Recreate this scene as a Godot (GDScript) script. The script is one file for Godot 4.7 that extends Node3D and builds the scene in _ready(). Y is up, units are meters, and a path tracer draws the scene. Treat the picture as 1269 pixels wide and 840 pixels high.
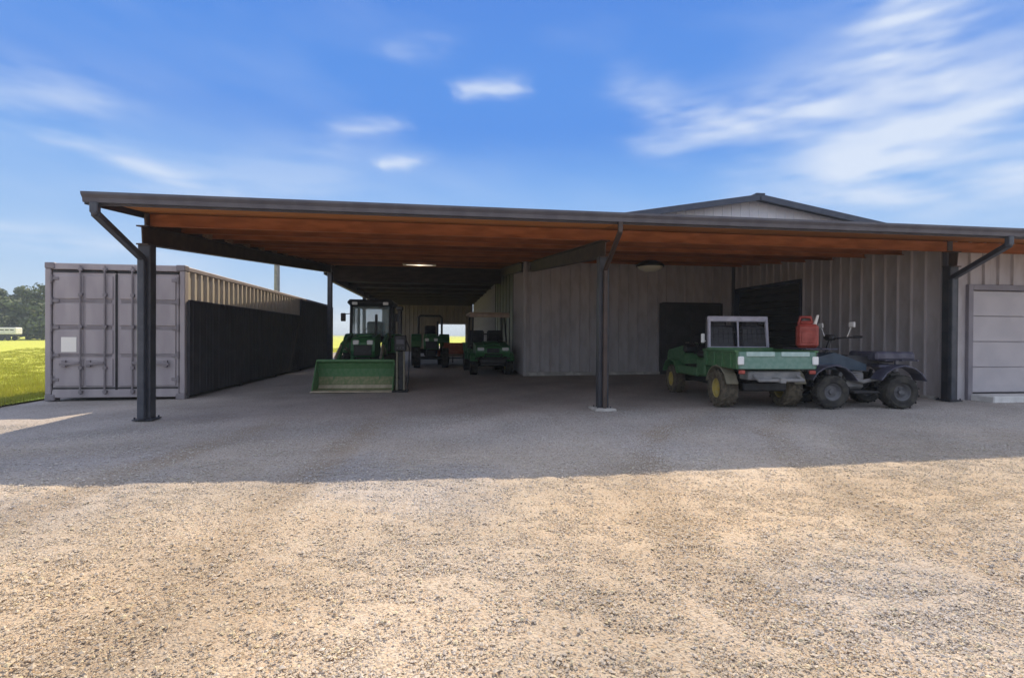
extends Node3D
# Front of a farm equipment barn: open carport roof on steel posts, shipping container, parked machines, gravel yard.
# World: x to the right, y up, the facade is parallel to x; D below means metres in front of the photographer (z = -D).

var rng := RandomNumberGenerator.new()
var M := {}

# ---------------------------------------------------------------- mesh building
class MB:
	var v := PackedVector3Array()
	var n := PackedVector3Array()
	var c := PackedColorArray()
	var col := Color(1, 1, 1)
	func tri(a: Vector3, b: Vector3, d: Vector3, na: Vector3, nb: Vector3, nd: Vector3) -> void:
		if (b - a).cross(d - a).dot(na + nb + nd) > 0.0:
			v.append_array([a, d, b]); n.append_array([na, nd, nb])
		else:
			v.append_array([a, b, d]); n.append_array([na, nb, nd])
		c.append_array([col, col, col])
	func quad(a: Vector3, b: Vector3, d: Vector3, e: Vector3, out: Vector3) -> void:   # a b d e go round; out = rough outward side
		var nn := (b - a).cross(d - a)
		if nn.length_squared() < 1e-14:
			nn = (d - a).cross(e - a)
		if nn.length_squared() < 1e-14:
			return
		nn = nn.normalized()
		if nn.dot(out) < 0.0: nn = -nn
		tri(a, b, d, nn, nn, nn); tri(a, d, e, nn, nn, nn)
	func tri_flat(a: Vector3, b: Vector3, d: Vector3, out: Vector3) -> void:
		var nn := (b - a).cross(d - a)
		if nn.length_squared() < 1e-14: return
		nn = nn.normalized()
		if nn.dot(out) < 0.0: nn = -nn
		tri(a, b, d, nn, nn, nn)
	func box(ctr: Vector3, size: Vector3, bev := 0.0, bas := Basis()) -> void:
		var h := size * 0.5
		var b := minf(bev, minf(h.x, minf(h.y, h.z)) * 0.9)
		for ax in 3:
			var u := (ax + 1) % 3
			var w := (ax + 2) % 3
			for s in [-1.0, 1.0]:
				var pts: Array[Vector3] = []
				for q in [[-1, -1], [1, -1], [1, 1], [-1, 1]]:
					var p := Vector3()
					p[ax] = s * h[ax]; p[u] = q[0] * (h[u] - b); p[w] = q[1] * (h[w] - b)
					pts.append(ctr + bas * p)
				var o := Vector3(); o[ax] = s
				quad(pts[0], pts[1], pts[2], pts[3], bas * o)
		if b <= 0.0: return
		for ax in 3:   # edges along ax
			var u := (ax + 1) % 3
			var w := (ax + 2) % 3
			for su in [-1.0, 1.0]:
				for sw in [-1.0, 1.0]:
					var pp: Array[Vector3] = []
					for q in [[-1, 0], [1, 0], [1, 1], [-1, 1]]:
						var p := Vector3()
						p[ax] = q[0] * (h[ax] - b)
						p[u] = su * (h[u] - (b if q[1] == 0 else 0.0)); p[w] = sw * (h[w] - (0.0 if q[1] == 0 else b))
						pp.append(ctr + bas * p)
					var o := Vector3(); o[u] = su; o[w] = sw
					quad(pp[0], pp[1], pp[2], pp[3], bas * o)
		for sx in [-1.0, 1.0]:
			for sy in [-1.0, 1.0]:
				for sz in [-1.0, 1.0]:
					var s := Vector3(sx, sy, sz)
					tri_flat(ctr + bas * (s * (h - Vector3(0, b, b))), ctr + bas * (s * (h - Vector3(b, 0, b))), ctr + bas * (s * (h - Vector3(b, b, 0))), bas * s)
	func bar(p: Vector3, q: Vector3, w: float, t: float, bev := 0.0) -> void:   # w across, t in the upright direction
		var f := (q - p).normalized()
		var up := Vector3.UP if absf(f.y) < 0.95 else Vector3.BACK
		var r := f.cross(up).normalized()
		box((p + q) * 0.5, Vector3(w, t, p.distance_to(q)), bev, Basis(r, r.cross(f), -f))
	func frame_of(f: Vector3) -> Array:
		var r := f.cross(Vector3.UP if absf(f.y) < 0.9 else Vector3.RIGHT).normalized()
		return [r, r.cross(f).normalized()]
	func tube(p: Vector3, q: Vector3, r1: float, r2: float, seg := 10, caps := true) -> void:
		var f := (q - p).normalized()
		var fr := frame_of(f)
		for i in seg:
			var a := TAU * i / seg
			var b := TAU * (i + 1) / seg
			var na: Vector3 = fr[0] * cos(a) + fr[1] * sin(a)
			var nb: Vector3 = fr[0] * cos(b) + fr[1] * sin(b)
			tri(p + na * r1, p + nb * r1, q + nb * r2, na, nb, nb)
			tri(p + na * r1, q + nb * r2, q + na * r2, na, nb, na)
			if caps:
				if r1 > 0.0: tri(p, p + na * r1, p + nb * r1, -f, -f, -f)
				if r2 > 0.0: tri(q, q + na * r2, q + nb * r2, f, f, f)
	func ball(p: Vector3, r: float) -> void:
		for i in 6:
			for j in 4:
				var g := func(ii: int, jj: int) -> Vector3:
					var th := PI * jj / 4.0
					var ph := TAU * ii / 6.0
					return Vector3(sin(th) * cos(ph), cos(th), sin(th) * sin(ph))
				var a: Vector3 = g.call(i, j)
				var b: Vector3 = g.call(i + 1, j)
				var d: Vector3 = g.call(i + 1, j + 1)
				var e: Vector3 = g.call(i, j + 1)
				tri(p + a * r, p + b * r, p + d * r, a, b, d)
				tri(p + a * r, p + d * r, p + e * r, a, d, e)
	func pipe(pts: Array, r: float, seg := 8) -> void:
		for i in pts.size() - 1:
			tube(pts[i], pts[i + 1], r, r, seg)
			if i > 0: ball(pts[i], r * 1.02)
	func lathe(profile: Array, o: Vector3, axis: Vector3, seg := 24) -> void:   # profile: Vector2(radius, along axis)
		var f := axis.normalized()
		var fr := frame_of(f)
		for k in profile.size() - 1:
			var p: Vector2 = profile[k]
			var q: Vector2 = profile[k + 1]
			var d := q - p
			if d.length() < 1e-6: continue
			var pn := Vector2(d.y, -d.x).normalized()      # (radial, axial)
			for i in seg:
				var a := TAU * i / seg
				var b := TAU * (i + 1) / seg
				var ra: Vector3 = fr[0] * cos(a) + fr[1] * sin(a)
				var rb: Vector3 = fr[0] * cos(b) + fr[1] * sin(b)
				var na := ra * pn.x + f * pn.y
				var nb := rb * pn.x + f * pn.y
				var p1 := o + ra * p.x + f * p.y
				var p2 := o + rb * p.x + f * p.y
				var q1 := o + ra * q.x + f * q.y
				var q2 := o + rb * q.x + f * q.y
				if p.x > 1e-5: tri(p1, p2, q2, na, nb, nb)
				if q.x > 1e-5: tri(p1, q2, q1, na, nb, na)
	func prism(poly: PackedVector2Array, o: Vector3, u: Vector3, w: Vector3, depth: float) -> void:   # polygon in (u, w), pushed both ways along u x w
		var f := u.cross(w).normalized()
		var ids := Geometry2D.triangulate_polygon(poly)
		for s in [-0.5, 0.5]:
			var off: Vector3 = o + f * depth * s
			for k in range(0, ids.size(), 3):
				tri_flat(off + u * poly[ids[k]].x + w * poly[ids[k]].y, off + u * poly[ids[k + 1]].x + w * poly[ids[k + 1]].y, off + u * poly[ids[k + 2]].x + w * poly[ids[k + 2]].y, f * s)
		var cw := Geometry2D.is_polygon_clockwise(poly)
		for i in poly.size():
			var a := poly[i]
			var b := poly[(i + 1) % poly.size()]
			var e := b - a
			var nn := Vector2(e.y, -e.x)
			if cw: nn = -nn
			var A := o + u * a.x + w * a.y
			var B := o + u * b.x + w * b.y
			quad(A - f * depth * 0.5, B - f * depth * 0.5, B + f * depth * 0.5, A + f * depth * 0.5, u * nn.x + w * nn.y)
	func mesh() -> ArrayMesh:
		var a := []
		a.resize(Mesh.ARRAY_MAX)
		a[Mesh.ARRAY_VERTEX] = v; a[Mesh.ARRAY_NORMAL] = n; a[Mesh.ARRAY_COLOR] = c
		var m := ArrayMesh.new()
		m.add_surface_from_arrays(Mesh.PRIMITIVE_TRIANGLES, a)
		return m

func V(x: float, h: float, d: float) -> Vector3:
	return Vector3(x, h, -d)

func gh(x: float) -> float:      # the yard drains gently to the left
	return 0.0097 * (clampf(x, -12.0, 14.0) - 1.7)

func numbered(parent: Node, called: String) -> String:
	var s := called
	var k := 0
	while parent.has_node(NodePath(s)):
		k += 1
		s = "%s_%03d" % [called, k]
	return s

func put(m: Mesh, called: String, mat: Material, parent: Node = self) -> MeshInstance3D:
	var o := MeshInstance3D.new()
	o.name = numbered(parent, called)
	o.mesh = m
	o.material_override = mat
	parent.add_child(o, true)
	return o

func build(mb: MB, called: String, mat: Material, parent: Node = self) -> MeshInstance3D:
	return put(mb.mesh(), called, mat, parent)

func tag(o: Node, label: String, category: String, group := "") -> Node:
	o.set_meta("label", label)
	o.set_meta("category", category)
	if group: o.set_meta("group", group)
	return o

func thing(called: String, label: String, category: String, at := Vector3.ZERO, turn := 0.0, group := "") -> Node3D:
	var o := Node3D.new()
	o.name = numbered(self, called)
	add_child(o, true)
	o.position = at
	o.rotation.y = turn
	tag(o, label, category, group)
	return o

# ---------------------------------------------------------------- materials
func ramp(list: Array) -> Gradient:
	var g := Gradient.new()
	var offs := PackedFloat32Array()
	var cols := PackedColorArray()
	for e in list:
		offs.append(e[0]); cols.append(e[1])
	g.offsets = offs
	g.colors = cols
	return g

func lin(r: float, g: float, b: float) -> Color:
	return Color(r, g, b).linear_to_srgb()

func noise_tex(kind: int, freq: float, oct: int, g: Gradient, size := 512, sd := 1, as_n := false, bump := 4.0) -> NoiseTexture2D:
	var f := FastNoiseLite.new()
	f.noise_type = kind
	f.frequency = freq
	f.fractal_octaves = oct
	f.seed = sd
	if kind == FastNoiseLite.TYPE_CELLULAR:
		f.cellular_return_type = FastNoiseLite.RETURN_DISTANCE2_SUB if as_n else FastNoiseLite.RETURN_CELL_VALUE
		f.fractal_type = FastNoiseLite.FRACTAL_NONE if oct <= 1 else FastNoiseLite.FRACTAL_FBM
	var t := NoiseTexture2D.new()
	t.width = size; t.height = size
	t.seamless = true
	t.noise = f
	if g: t.color_ramp = g
	t.as_normal_map = as_n
	t.bump_strength = bump
	return t

func plain(r: float, g: float, b: float, rough := 0.6, metal := 0.0) -> StandardMaterial3D:
	var m := StandardMaterial3D.new()
	m.albedo_color = lin(r, g, b)
	m.roughness = rough
	m.metallic = metal
	return m

# a paint or coating with soft mottling and dust: colour a..b, blotches of size 1/scale metres
func mottled(a: Color, b: Color, scale: float, rough := 0.6, metal := 0.0, sd := 3, stretch := Vector3.ONE, bump := 0.0) -> StandardMaterial3D:
	var m := StandardMaterial3D.new()
	m.albedo_texture = noise_tex(FastNoiseLite.TYPE_SIMPLEX, 0.012, 5, ramp([[0.25, a], [0.75, b]]), 256, sd)
	m.uv1_triplanar = true
	m.uv1_scale = stretch * scale
	m.roughness = rough
	m.metallic = metal
	if bump > 0.0:
		m.normal_enabled = true
		m.normal_texture = noise_tex(FastNoiseLite.TYPE_SIMPLEX, 0.02, 4, null, 256, sd + 40, true, 3.0)
		m.normal_scale = bump
	return m

func materials() -> void:
	# gravel: crushed limestone, seen as stones of many tones
	var gv := StandardMaterial3D.new()
	gv.vertex_color_use_as_albedo = true
	gv.albedo_texture = noise_tex(FastNoiseLite.TYPE_CELLULAR, 0.09, 1, ramp([[0.0, lin(0.42, 0.38, 0.34)], [0.1, lin(0.66, 0.61, 0.56)], [0.35, lin(0.90, 0.87, 0.84)], [0.62, lin(0.96, 0.94, 0.92)], [0.85, lin(0.85, 0.74, 0.63)], [1.0, lin(1.0, 0.98, 0.95)]]), 1024, 5)
	gv.uv1_triplanar = true
	gv.uv1_world_triplanar = true
	gv.uv1_scale = Vector3.ONE * 0.85
	gv.normal_enabled = true
	gv.normal_texture = noise_tex(FastNoiseLite.TYPE_SIMPLEX, 0.06, 4, null, 1024, 6, true, 8.0)
	gv.normal_scale = 0.8
	gv.roughness = 0.95
	M.gravel = gv
	var st := StandardMaterial3D.new()
	st.vertex_color_use_as_albedo = true
	st.roughness = 0.9
	M.stone = st
	var gr := mottled(lin(0.42, 0.475, 0.04), lin(0.52, 0.52, 0.07), 0.13, 0.95, 0.0, 9)
	gr.uv1_world_triplanar = true
	M.grass = gr
	var gb := StandardMaterial3D.new()
	gb.vertex_color_use_as_albedo = true
	gb.backlight_enabled = true
	gb.backlight = Color(0.8, 0.8, 0.5)
	gb.roughness = 0.8
	M.blade = gb
	var lf := StandardMaterial3D.new()
	lf.vertex_color_use_as_albedo = true
	lf.backlight_enabled = true
	lf.backlight = Color(0.5, 0.55, 0.3)
	lf.roughness = 0.8
	M.leaf = lf
	M.bark = mottled(lin(0.09, 0.07, 0.05), lin(0.16, 0.13, 0.10), 0.6, 0.95, 0.0, 4)
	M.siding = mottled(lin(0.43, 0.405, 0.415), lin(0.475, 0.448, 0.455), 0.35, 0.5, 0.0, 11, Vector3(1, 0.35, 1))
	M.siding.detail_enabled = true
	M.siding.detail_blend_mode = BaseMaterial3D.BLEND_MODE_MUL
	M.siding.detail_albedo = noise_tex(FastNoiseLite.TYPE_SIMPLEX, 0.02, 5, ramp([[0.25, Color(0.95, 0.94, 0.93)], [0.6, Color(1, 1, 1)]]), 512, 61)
	M.gable = mottled(lin(0.64, 0.63, 0.67), lin(0.70, 0.69, 0.72), 0.35, 0.5, 0.0, 11, Vector3(1, 0.35, 1))  # same siding as the walls, lightened to paint in the sky light
	M.trim = mottled(lin(0.075, 0.075, 0.095), lin(0.10, 0.10, 0.12), 0.8, 0.45, 0.0, 12)
	M.navy = mottled(lin(0.03, 0.04, 0.07), lin(0.045, 0.055, 0.085), 0.8, 0.4, 0.0, 13)
	M.post = mottled(lin(0.035, 0.037, 0.048), lin(0.055, 0.055, 0.065), 1.1, 0.45, 0.0, 14)
	M.pipe = mottled(lin(0.045, 0.05, 0.065), lin(0.065, 0.07, 0.085), 1.1, 0.4, 0.0, 15)
	M.pale_pipe = mottled(lin(0.22, 0.23, 0.27), lin(0.27, 0.28, 0.31), 1.1, 0.4, 0.0, 15)
	M.purlins = []
	for t in [0.48, 0.72, 0.95]:
		M.purlins.append(mottled(lin(0.31 * t, 0.105 * t, 0.034 * t), lin(0.43 * t, 0.15 * t, 0.054 * t), 0.9, 0.7, 0.0, 16, Vector3(0.4, 2, 2)))
	M.beam = mottled(lin(0.05, 0.035, 0.03), lin(0.075, 0.05, 0.04), 0.9, 0.6, 0.0, 17)
	M.ceil = []
	for k in 4:
		var t := 0.58 + 0.18 * k
		M.ceil.append(mottled(lin(0.50 * t, 0.20 * t, 0.055 * t), lin(0.58 * t, 0.24 * t, 0.075 * t), 0.8, 0.8, 0.0, 20 + k, Vector3(0.3, 1, 5)))
	M.wood = mottled(lin(0.20, 0.13, 0.08), lin(0.27, 0.18, 0.115), 0.9, 0.8, 0.0, 18, Vector3(0.4, 2, 2))
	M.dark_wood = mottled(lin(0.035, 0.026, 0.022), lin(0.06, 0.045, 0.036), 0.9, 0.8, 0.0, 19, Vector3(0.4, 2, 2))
	M.roof = mottled(lin(0.06, 0.065, 0.085), lin(0.08, 0.085, 0.105), 0.4, 0.45, 0.0, 25)
	M.door_dark = mottled(lin(0.035, 0.032, 0.034), lin(0.05, 0.045, 0.047), 0.5, 0.5, 0.0, 26)
	M.frame_grey = mottled(lin(0.20, 0.185, 0.21), lin(0.25, 0.23, 0.25), 0.4, 0.5, 0.0, 54)
	M.door_pale = mottled(lin(0.45, 0.425, 0.44), lin(0.50, 0.47, 0.48), 0.4, 0.45, 0.0, 27)
	M.concrete = mottled(lin(0.40, 0.38, 0.35), lin(0.56, 0.54, 0.50), 0.9, 0.9, 0.0, 28, Vector3.ONE, 0.4)
	M.pale_concrete = mottled(lin(0.62, 0.61, 0.58), lin(0.76, 0.75, 0.72), 0.9, 0.85, 0.0, 55)
	M.container = mottled(lin(0.32, 0.285, 0.295), lin(0.38, 0.34, 0.345), 0.55, 0.55, 0.0, 29, Vector3(1, 0.3, 1))
	M.container_side = mottled(lin(0.56, 0.50, 0.42), lin(0.64, 0.58, 0.50), 0.55, 0.5, 0.0, 30, Vector3(1, 0.3, 1))
	M.container_dark = mottled(lin(0.19, 0.17, 0.18), lin(0.24, 0.215, 0.225), 0.7, 0.5, 0.0, 31)
	M.charcoal = mottled(lin(0.055, 0.052, 0.06), lin(0.075, 0.07, 0.08), 0.5, 0.6, 0.0, 58)  # coat of the added screen, dark in place of shade on the container
	M.sticker = plain(0.85, 0.82, 0.74, 0.6)
	M.green = mottled(lin(0.035, 0.15, 0.055), lin(0.045, 0.17, 0.065), 1.3, 0.35, 0.0, 32)
	M.green_dust = mottled(lin(0.055, 0.165, 0.065), lin(0.09, 0.19, 0.085), 2.6, 0.5, 0.0, 33)
	M.pale_teal = mottled(lin(0.38, 0.52, 0.48), lin(0.46, 0.60, 0.56), 2.0, 0.35, 0.0, 57)
	M.dust = mottled(lin(0.20, 0.185, 0.13), lin(0.25, 0.225, 0.165), 2.4, 0.8, 0.0, 52)
	M.hood = mottled(lin(0.12, 0.25, 0.20), lin(0.17, 0.29, 0.24), 2.6, 0.28, 0.0, 34)
	M.yellow = mottled(lin(0.50, 0.38, 0.07), lin(0.45, 0.38, 0.16), 2.0, 0.5, 0.0, 35)
	M.tyre = mottled(lin(0.018, 0.017, 0.017), lin(0.055, 0.05, 0.042), 1.6, 0.85, 0.0, 36)
	M.tyre_dusty = mottled(lin(0.075, 0.063, 0.047), lin(0.15, 0.125, 0.085), 2.4, 0.9, 0.0, 37)
	M.black = mottled(lin(0.012, 0.012, 0.014), lin(0.025, 0.025, 0.028), 1.5, 0.5, 0.0, 38)
	M.seat = mottled(lin(0.02, 0.02, 0.025), lin(0.035, 0.035, 0.04), 1.5, 0.6, 0.0, 39)
	M.steel = mottled(lin(0.28, 0.25, 0.20), lin(0.48, 0.42, 0.33), 1.4, 0.45, 0.4, 41)
	M.worn = mottled(lin(0.44, 0.37, 0.26), lin(0.60, 0.52, 0.38), 1.4, 0.6, 0.0, 42)
	M.worn_green = mottled(lin(0.20, 0.25, 0.11), lin(0.33, 0.31, 0.18), 3.0, 0.7, 0.0, 53)
	M.bucket = mottled(lin(0.085, 0.22, 0.085), lin(0.12, 0.25, 0.11), 2.6, 0.45, 0.0, 56)
	M.pale_frame = mottled(lin(0.36, 0.35, 0.42), lin(0.46, 0.45, 0.52), 1.2, 0.4, 0.0, 43)
	M.tan_canopy = mottled(lin(0.42, 0.31, 0.24), lin(0.50, 0.38, 0.30), 1.2, 0.7, 0.0, 44)
	M.lens = plain(0.85, 0.86, 0.84, 0.15)
	M.shade_lens = plain(0.72, 0.70, 0.55, 0.35)
	M.blue_body = mottled(lin(0.055, 0.055, 0.085), lin(0.10, 0.10, 0.135), 1.2, 0.4, 0.0, 45)
	M.blue = mottled(lin(0.02, 0.045, 0.075), lin(0.035, 0.065, 0.10), 1.2, 0.4, 0.0, 46)
	M.red = mottled(lin(0.27, 0.035, 0.025), lin(0.40, 0.075, 0.055), 1.4, 0.4, 0.0, 47)
	M.rust_red = mottled(lin(0.50, 0.12, 0.07), lin(0.60, 0.20, 0.12), 1.4, 0.7, 0.0, 48)
	M.white = mottled(lin(0.68, 0.67, 0.63), lin(0.78, 0.77, 0.74), 0.7, 0.5, 0.0, 49)
	M.rim_dark = mottled(lin(0.09, 0.09, 0.10), lin(0.14, 0.14, 0.145), 1.6, 0.5, 0.0, 59)
	M.grey = mottled(lin(0.20, 0.20, 0.20), lin(0.28, 0.27, 0.26), 1.0, 0.7, 0.0, 50)
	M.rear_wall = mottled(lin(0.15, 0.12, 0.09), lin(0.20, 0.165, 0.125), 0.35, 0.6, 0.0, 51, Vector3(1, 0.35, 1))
	var g := StandardMaterial3D.new()
	g.transparency = BaseMaterial3D.TRANSPARENCY_ALPHA
	g.albedo_color = Color(0.75, 0.85, 0.85, 0.22)
	g.roughness = 0.06
	M.glass = g
	var pv := g.duplicate()
	pv.albedo_color = Color(0.72, 0.72, 0.82, 0.07)
	pv.roughness = 0.05
	M.cloudy = pv
	var e := StandardMaterial3D.new()
	e.albedo_color = Color(0.9, 0.9, 0.86)
	e.emission_enabled = true
	e.emission = Color(1.0, 0.96, 0.9)
	e.emission_energy_multiplier = 0.45
	M.lamp = e

# ---------------------------------------------------------------- sky
func seg_falloff(p: Vector2, pts: Array) -> Vector2:   # (distance to the polyline, place along it 0..1)
	var best := 1e9
	var at := 0.0
	for i in pts.size() - 1:
		var a: Vector2 = pts[i]
		var b: Vector2 = pts[i + 1]
		var t := clampf((p - a).dot(b - a) / (b - a).length_squared(), 0.0, 1.0)
		var d := p.distance_to(a.lerp(b, t))
		if d < best:
			best = d
			at = (i + t) / (pts.size() - 1)
	return Vector2(best, at)

func make_sky() -> Texture2D:
	var W := 2048
	var H := 1024
	var fine := FastNoiseLite.new(); fine.seed = 5; fine.frequency = 0.09; fine.fractal_octaves = 5; fine.noise_type = FastNoiseLite.TYPE_SIMPLEX_SMOOTH
	var det := FastNoiseLite.new(); det.seed = 15; det.frequency = 0.30; det.fractal_octaves = 4; det.noise_type = FastNoiseLite.TYPE_SIMPLEX_SMOOTH
	var wide := FastNoiseLite.new(); wide.seed = 8; wide.frequency = 0.022; wide.fractal_octaves = 4; wide.noise_type = FastNoiseLite.TYPE_SIMPLEX_SMOOTH
	# cirrus: polylines in (azimuth, elevation) degrees, half width, strength
	var C := [
		[[Vector2(1.5, 25.4), Vector2(5.0, 25.8), Vector2(9.0, 25.6)], 0.6, 0.75],
		[[Vector2(-12.2, 19.9), Vector2(-7.8, 20.8), Vector2(-4.2, 21.4)], 0.9, 0.55],
		[[Vector2(-5.2, 18.1), Vector2(-3.2, 18.3), Vector2(-0.8, 18.1)], 0.55, 0.5],
		[[Vector2(-5.8, 27.9), Vector2(-2.4, 28.5), Vector2(1.1, 28.6)], 0.9, 0.22],
		[[Vector2(44.5, 31.0), Vector2(44.8, 27.4), Vector2(46.4, 24.7), Vector2(48.3, 22.0)], 2.6, 0.7],
		[[Vector2(20.0, 25.0), Vector2(22.9, 22.5), Vector2(26.1, 21.1), Vector2(32.2, 21.0), Vector2(37.8, 21.6), Vector2(44.4, 23.4)], 1.9, 0.7],
		[[Vector2(33.0, 15.0), Vector2(42.3, 16.6), Vector2(47.9, 17.4), Vector2(56.0, 17.2), Vector2(70.0, 18.0)], 3.0, 0.6],
		[[Vector2(40.0, 13.9), Vector2(48.9, 12.9), Vector2(56.0, 12.5), Vector2(75.0, 13.0)], 1.5, 0.6],
		[[Vector2(-50.0, 20.0), Vector2(-36.7, 19.6), Vector2(-32.4, 19.4), Vector2(-27.4, 19.7)], 1.3, 0.4],
		[[Vector2(-55.0, 19.5), Vector2(-36.7, 17.0), Vector2(-33.4, 16.1), Vector2(-29.7, 15.6), Vector2(-25.6, 14.7), Vector2(-20.0, 13.5)], 0.9, 0.45],
		[[Vector2(-60.0, 8.0), Vector2(-36.7, 7.4), Vector2(-33.9, 7.6), Vector2(-29.8, 7.2), Vector2(-22.0, 6.0)], 1.2, 0.6],
		[[Vector2(-32.0, 11.5), Vector2(-19.6, 14.6), Vector2(-6.0, 17.0)], 3.0, 0.2],
	]
	var data := PackedFloat32Array()
	data.resize(W * H * 3)
	var k := 0
	for y in H:
		var el := 90.0 - 180.0 * (y + 0.5) / H
		var t := clampf(el / 90.0, 0.0, 1.0)
		# clear air: deep blue overhead, paler towards the horizon
		var base := Color(0.56, 0.61, 0.655).lerp(Color(0.40, 0.485, 0.585), smoothstep(0.0, 3.5, el)).lerp(Color(0.275, 0.41, 0.60), smoothstep(1.0, 8.0, el))
		base = base.lerp(Color(0.145, 0.295, 0.585), smoothstep(5.0, 17.0, el))
		base = base.lerp(Color(0.076, 0.205, 0.54), smoothstep(14.0, 22.0, el))
		base = base.lerp(Color(0.058, 0.16, 0.49), smoothstep(23.0, 42.0, el))
		base = base.lerp(Color(0.05, 0.13, 0.42), smoothstep(40.0, 90.0, el))
		if el < 0.0: base = Color(0.34, 0.31, 0.25)
		for x in W:
			var c := base
			if el > 0.0:
				var az := wrapf(360.0 * (x + 0.5) / W, -180.0, 180.0)   # the panorama begins at -z and turns right
				var s := cos(deg_to_rad(az)) * 60.0
				var s2 := sin(deg_to_rad(az)) * 60.0
				var cl := 0.0
				# thin high veil everywhere, thicker in patches
				var w := wide.get_noise_3d(s * 0.8, el * 2.6 + s2 * 0.25, s2 * 0.8)
				var f := fine.get_noise_3d(s * 0.55, el * 2.4 + s2 * 0.5, s2 * 0.55)
				var fill_veil := clampf(smoothstep(-50.0, -95.0, az) + smoothstep(48.0, 95.0, az) + smoothstep(36.0, 70.0, el), 0.0, 1.0)   # out-of-view cirrus whitened into an even veil, added as fill for the shade
				var fs := fine.get_noise_3d(s2 * 0.34 + el * 0.6, el * 3.4 - s2 * 0.12, s * 0.34 + 40.0)
				cl += clampf(w * 1.1 * (1.0 - 0.5 * fill_veil) + 0.05 + f * 0.3 + 0.75 * fill_veil, 0.0, 1.0) * (0.20 + 0.60 * fill_veil) * (0.4 + 0.6 * smoothstep(2.0, 12.0, el))
				var dt := 0.0
				if az > -62.0 and az < 78.0 and el < 38.0:
					dt = det.get_noise_3d(s2 * 0.42 + el * 0.35, el * 2.0 - s2 * 0.08, s * 0.42)
					var q := Vector2(az + f * 2.6 + w * 1.5, el + f * 1.0 + fs * 0.6)
					for e in C:
						var r := seg_falloff(q, e[0])
						var d: float = r.x / float(e[1])
						if d < 3.0:
							var taper := smoothstep(0.0, 0.22, r.y) * smoothstep(1.0, 0.78, r.y)
							cl += float(e[2]) * exp(-d * d * 0.8) * (0.35 + 0.65 * taper) * clampf(0.70 + fs * 1.3 + f * 0.5 + dt * 0.6, 0.05, 1.2)
					if az > 25.0: cl += 0.27 * smoothstep(25.0, 48.0, az) * smoothstep(36.0, 20.0, el) * clampf(0.7 + f + w + dt * 0.4, 0.0, 1.3)
				c = base.lerp(Color(0.50, 0.555, 0.65).lerp(Color(0.76, 0.79, 0.86), fill_veil), clampf(cl, 0.0, 0.9))
			data[k] = c.r; data[k + 1] = c.g; data[k + 2] = c.b
			k += 3
	return ImageTexture.create_from_image(Image.create_from_data(W, H, false, Image.FORMAT_RGBF, data.to_byte_array()))

# ---------------------------------------------------------------- ground
func ticks(stops: Array) -> PackedFloat32Array:   # [from, to, step] runs joined
	var r := PackedFloat32Array()
	for s in stops:
		var k := int(round((s[1] - s[0]) / s[2]))
		for i in k:
			r.append(s[0] + (s[1] - s[0]) * i / k)
	r.append(stops[-1][1])
	return r

var bump_n := FastNoiseLite.new()
var tone_n := FastNoiseLite.new()
var track_n := FastNoiseLite.new()

func rut(x: float, d: float) -> float:     # two faint pairs of wheel tracks leading to the bays
	var r := 0.0
	for t in [[-1.95 + 0.07 * (d - 3.0), 0.74], [2.15 + 0.10 * (d - 2.5) * (d - 2.5), 0.76]]:
		var off: float = absf(absf(x - t[0] + bump_n.get_noise_2d(d * 2.0, t[1] * 100.0) * 0.12) - t[1])
		r = maxf(r, smoothstep(0.26, 0.10, off))
	return r * smoothstep(9.0, 6.5, d) * (0.55 + 0.45 * clampf(bump_n.get_noise_2d(x * 3.0, d * 3.0) * 2.0 + 0.5, 0.0, 1.0))

func relief(x: float, d: float) -> float:
	var near := smoothstep(14.0, 8.0, d) * smoothstep(-2.0, 0.5, d) * smoothstep(13.5, 11.0, absf(x))
	var soft := bump_n.get_noise_2d(x * 2.2, d * 2.2) * 0.009 + bump_n.get_noise_2d(x * 12.0 + 50.0, d * 15.0) * 0.017 * smoothstep(7.0, 4.0, d)
	var crown := 0.10 * smoothstep(7.4, 5.0, d) * smoothstep(-6.0, 2.0, d) * clampf((0.8 - x) / 4.3, 0.0, 1.0)
	return soft * near - 0.006 * near - 0.012 * rut(x, d) * near + crown

func gravel_tone(x: float, d: float) -> Color:      # pale limestone with browner, finer patches and wheel tracks
	var a := tone_n.get_noise_2d(x, d) * 0.5 + 0.5
	var b := tone_n.get_noise_2d(x * 4.0 + 90.0, d * 4.0) * 0.5 + 0.5
	var tr := track_n.get_noise_2d(x * 0.55 - d * 0.5, d * 0.12 + x * 0.1)
	var rt := rut(x, d)
	var c := Color(0.535, 0.465, 0.38).lerp(Color(0.57, 0.465, 0.34), smoothstep(0.45, 0.75, a))
	c = c.lerp(Color(0.465, 0.435, 0.415), smoothstep(0.5, 0.25, a))
	c = c.lerp(Color(0.475, 0.445, 0.425), smoothstep(3.4, 7.5, d + (a - 0.5) * 3.0))
	var q := 0.84 + 0.30 * b + clampf(tr, -0.5, 0.5) * 0.22 - rt * 0.06
	c = c.lerp(Color(0.44, 0.36, 0.265), rt * 0.55)
	return Color(c.r * q, c.g * q, c.b * q)

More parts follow.
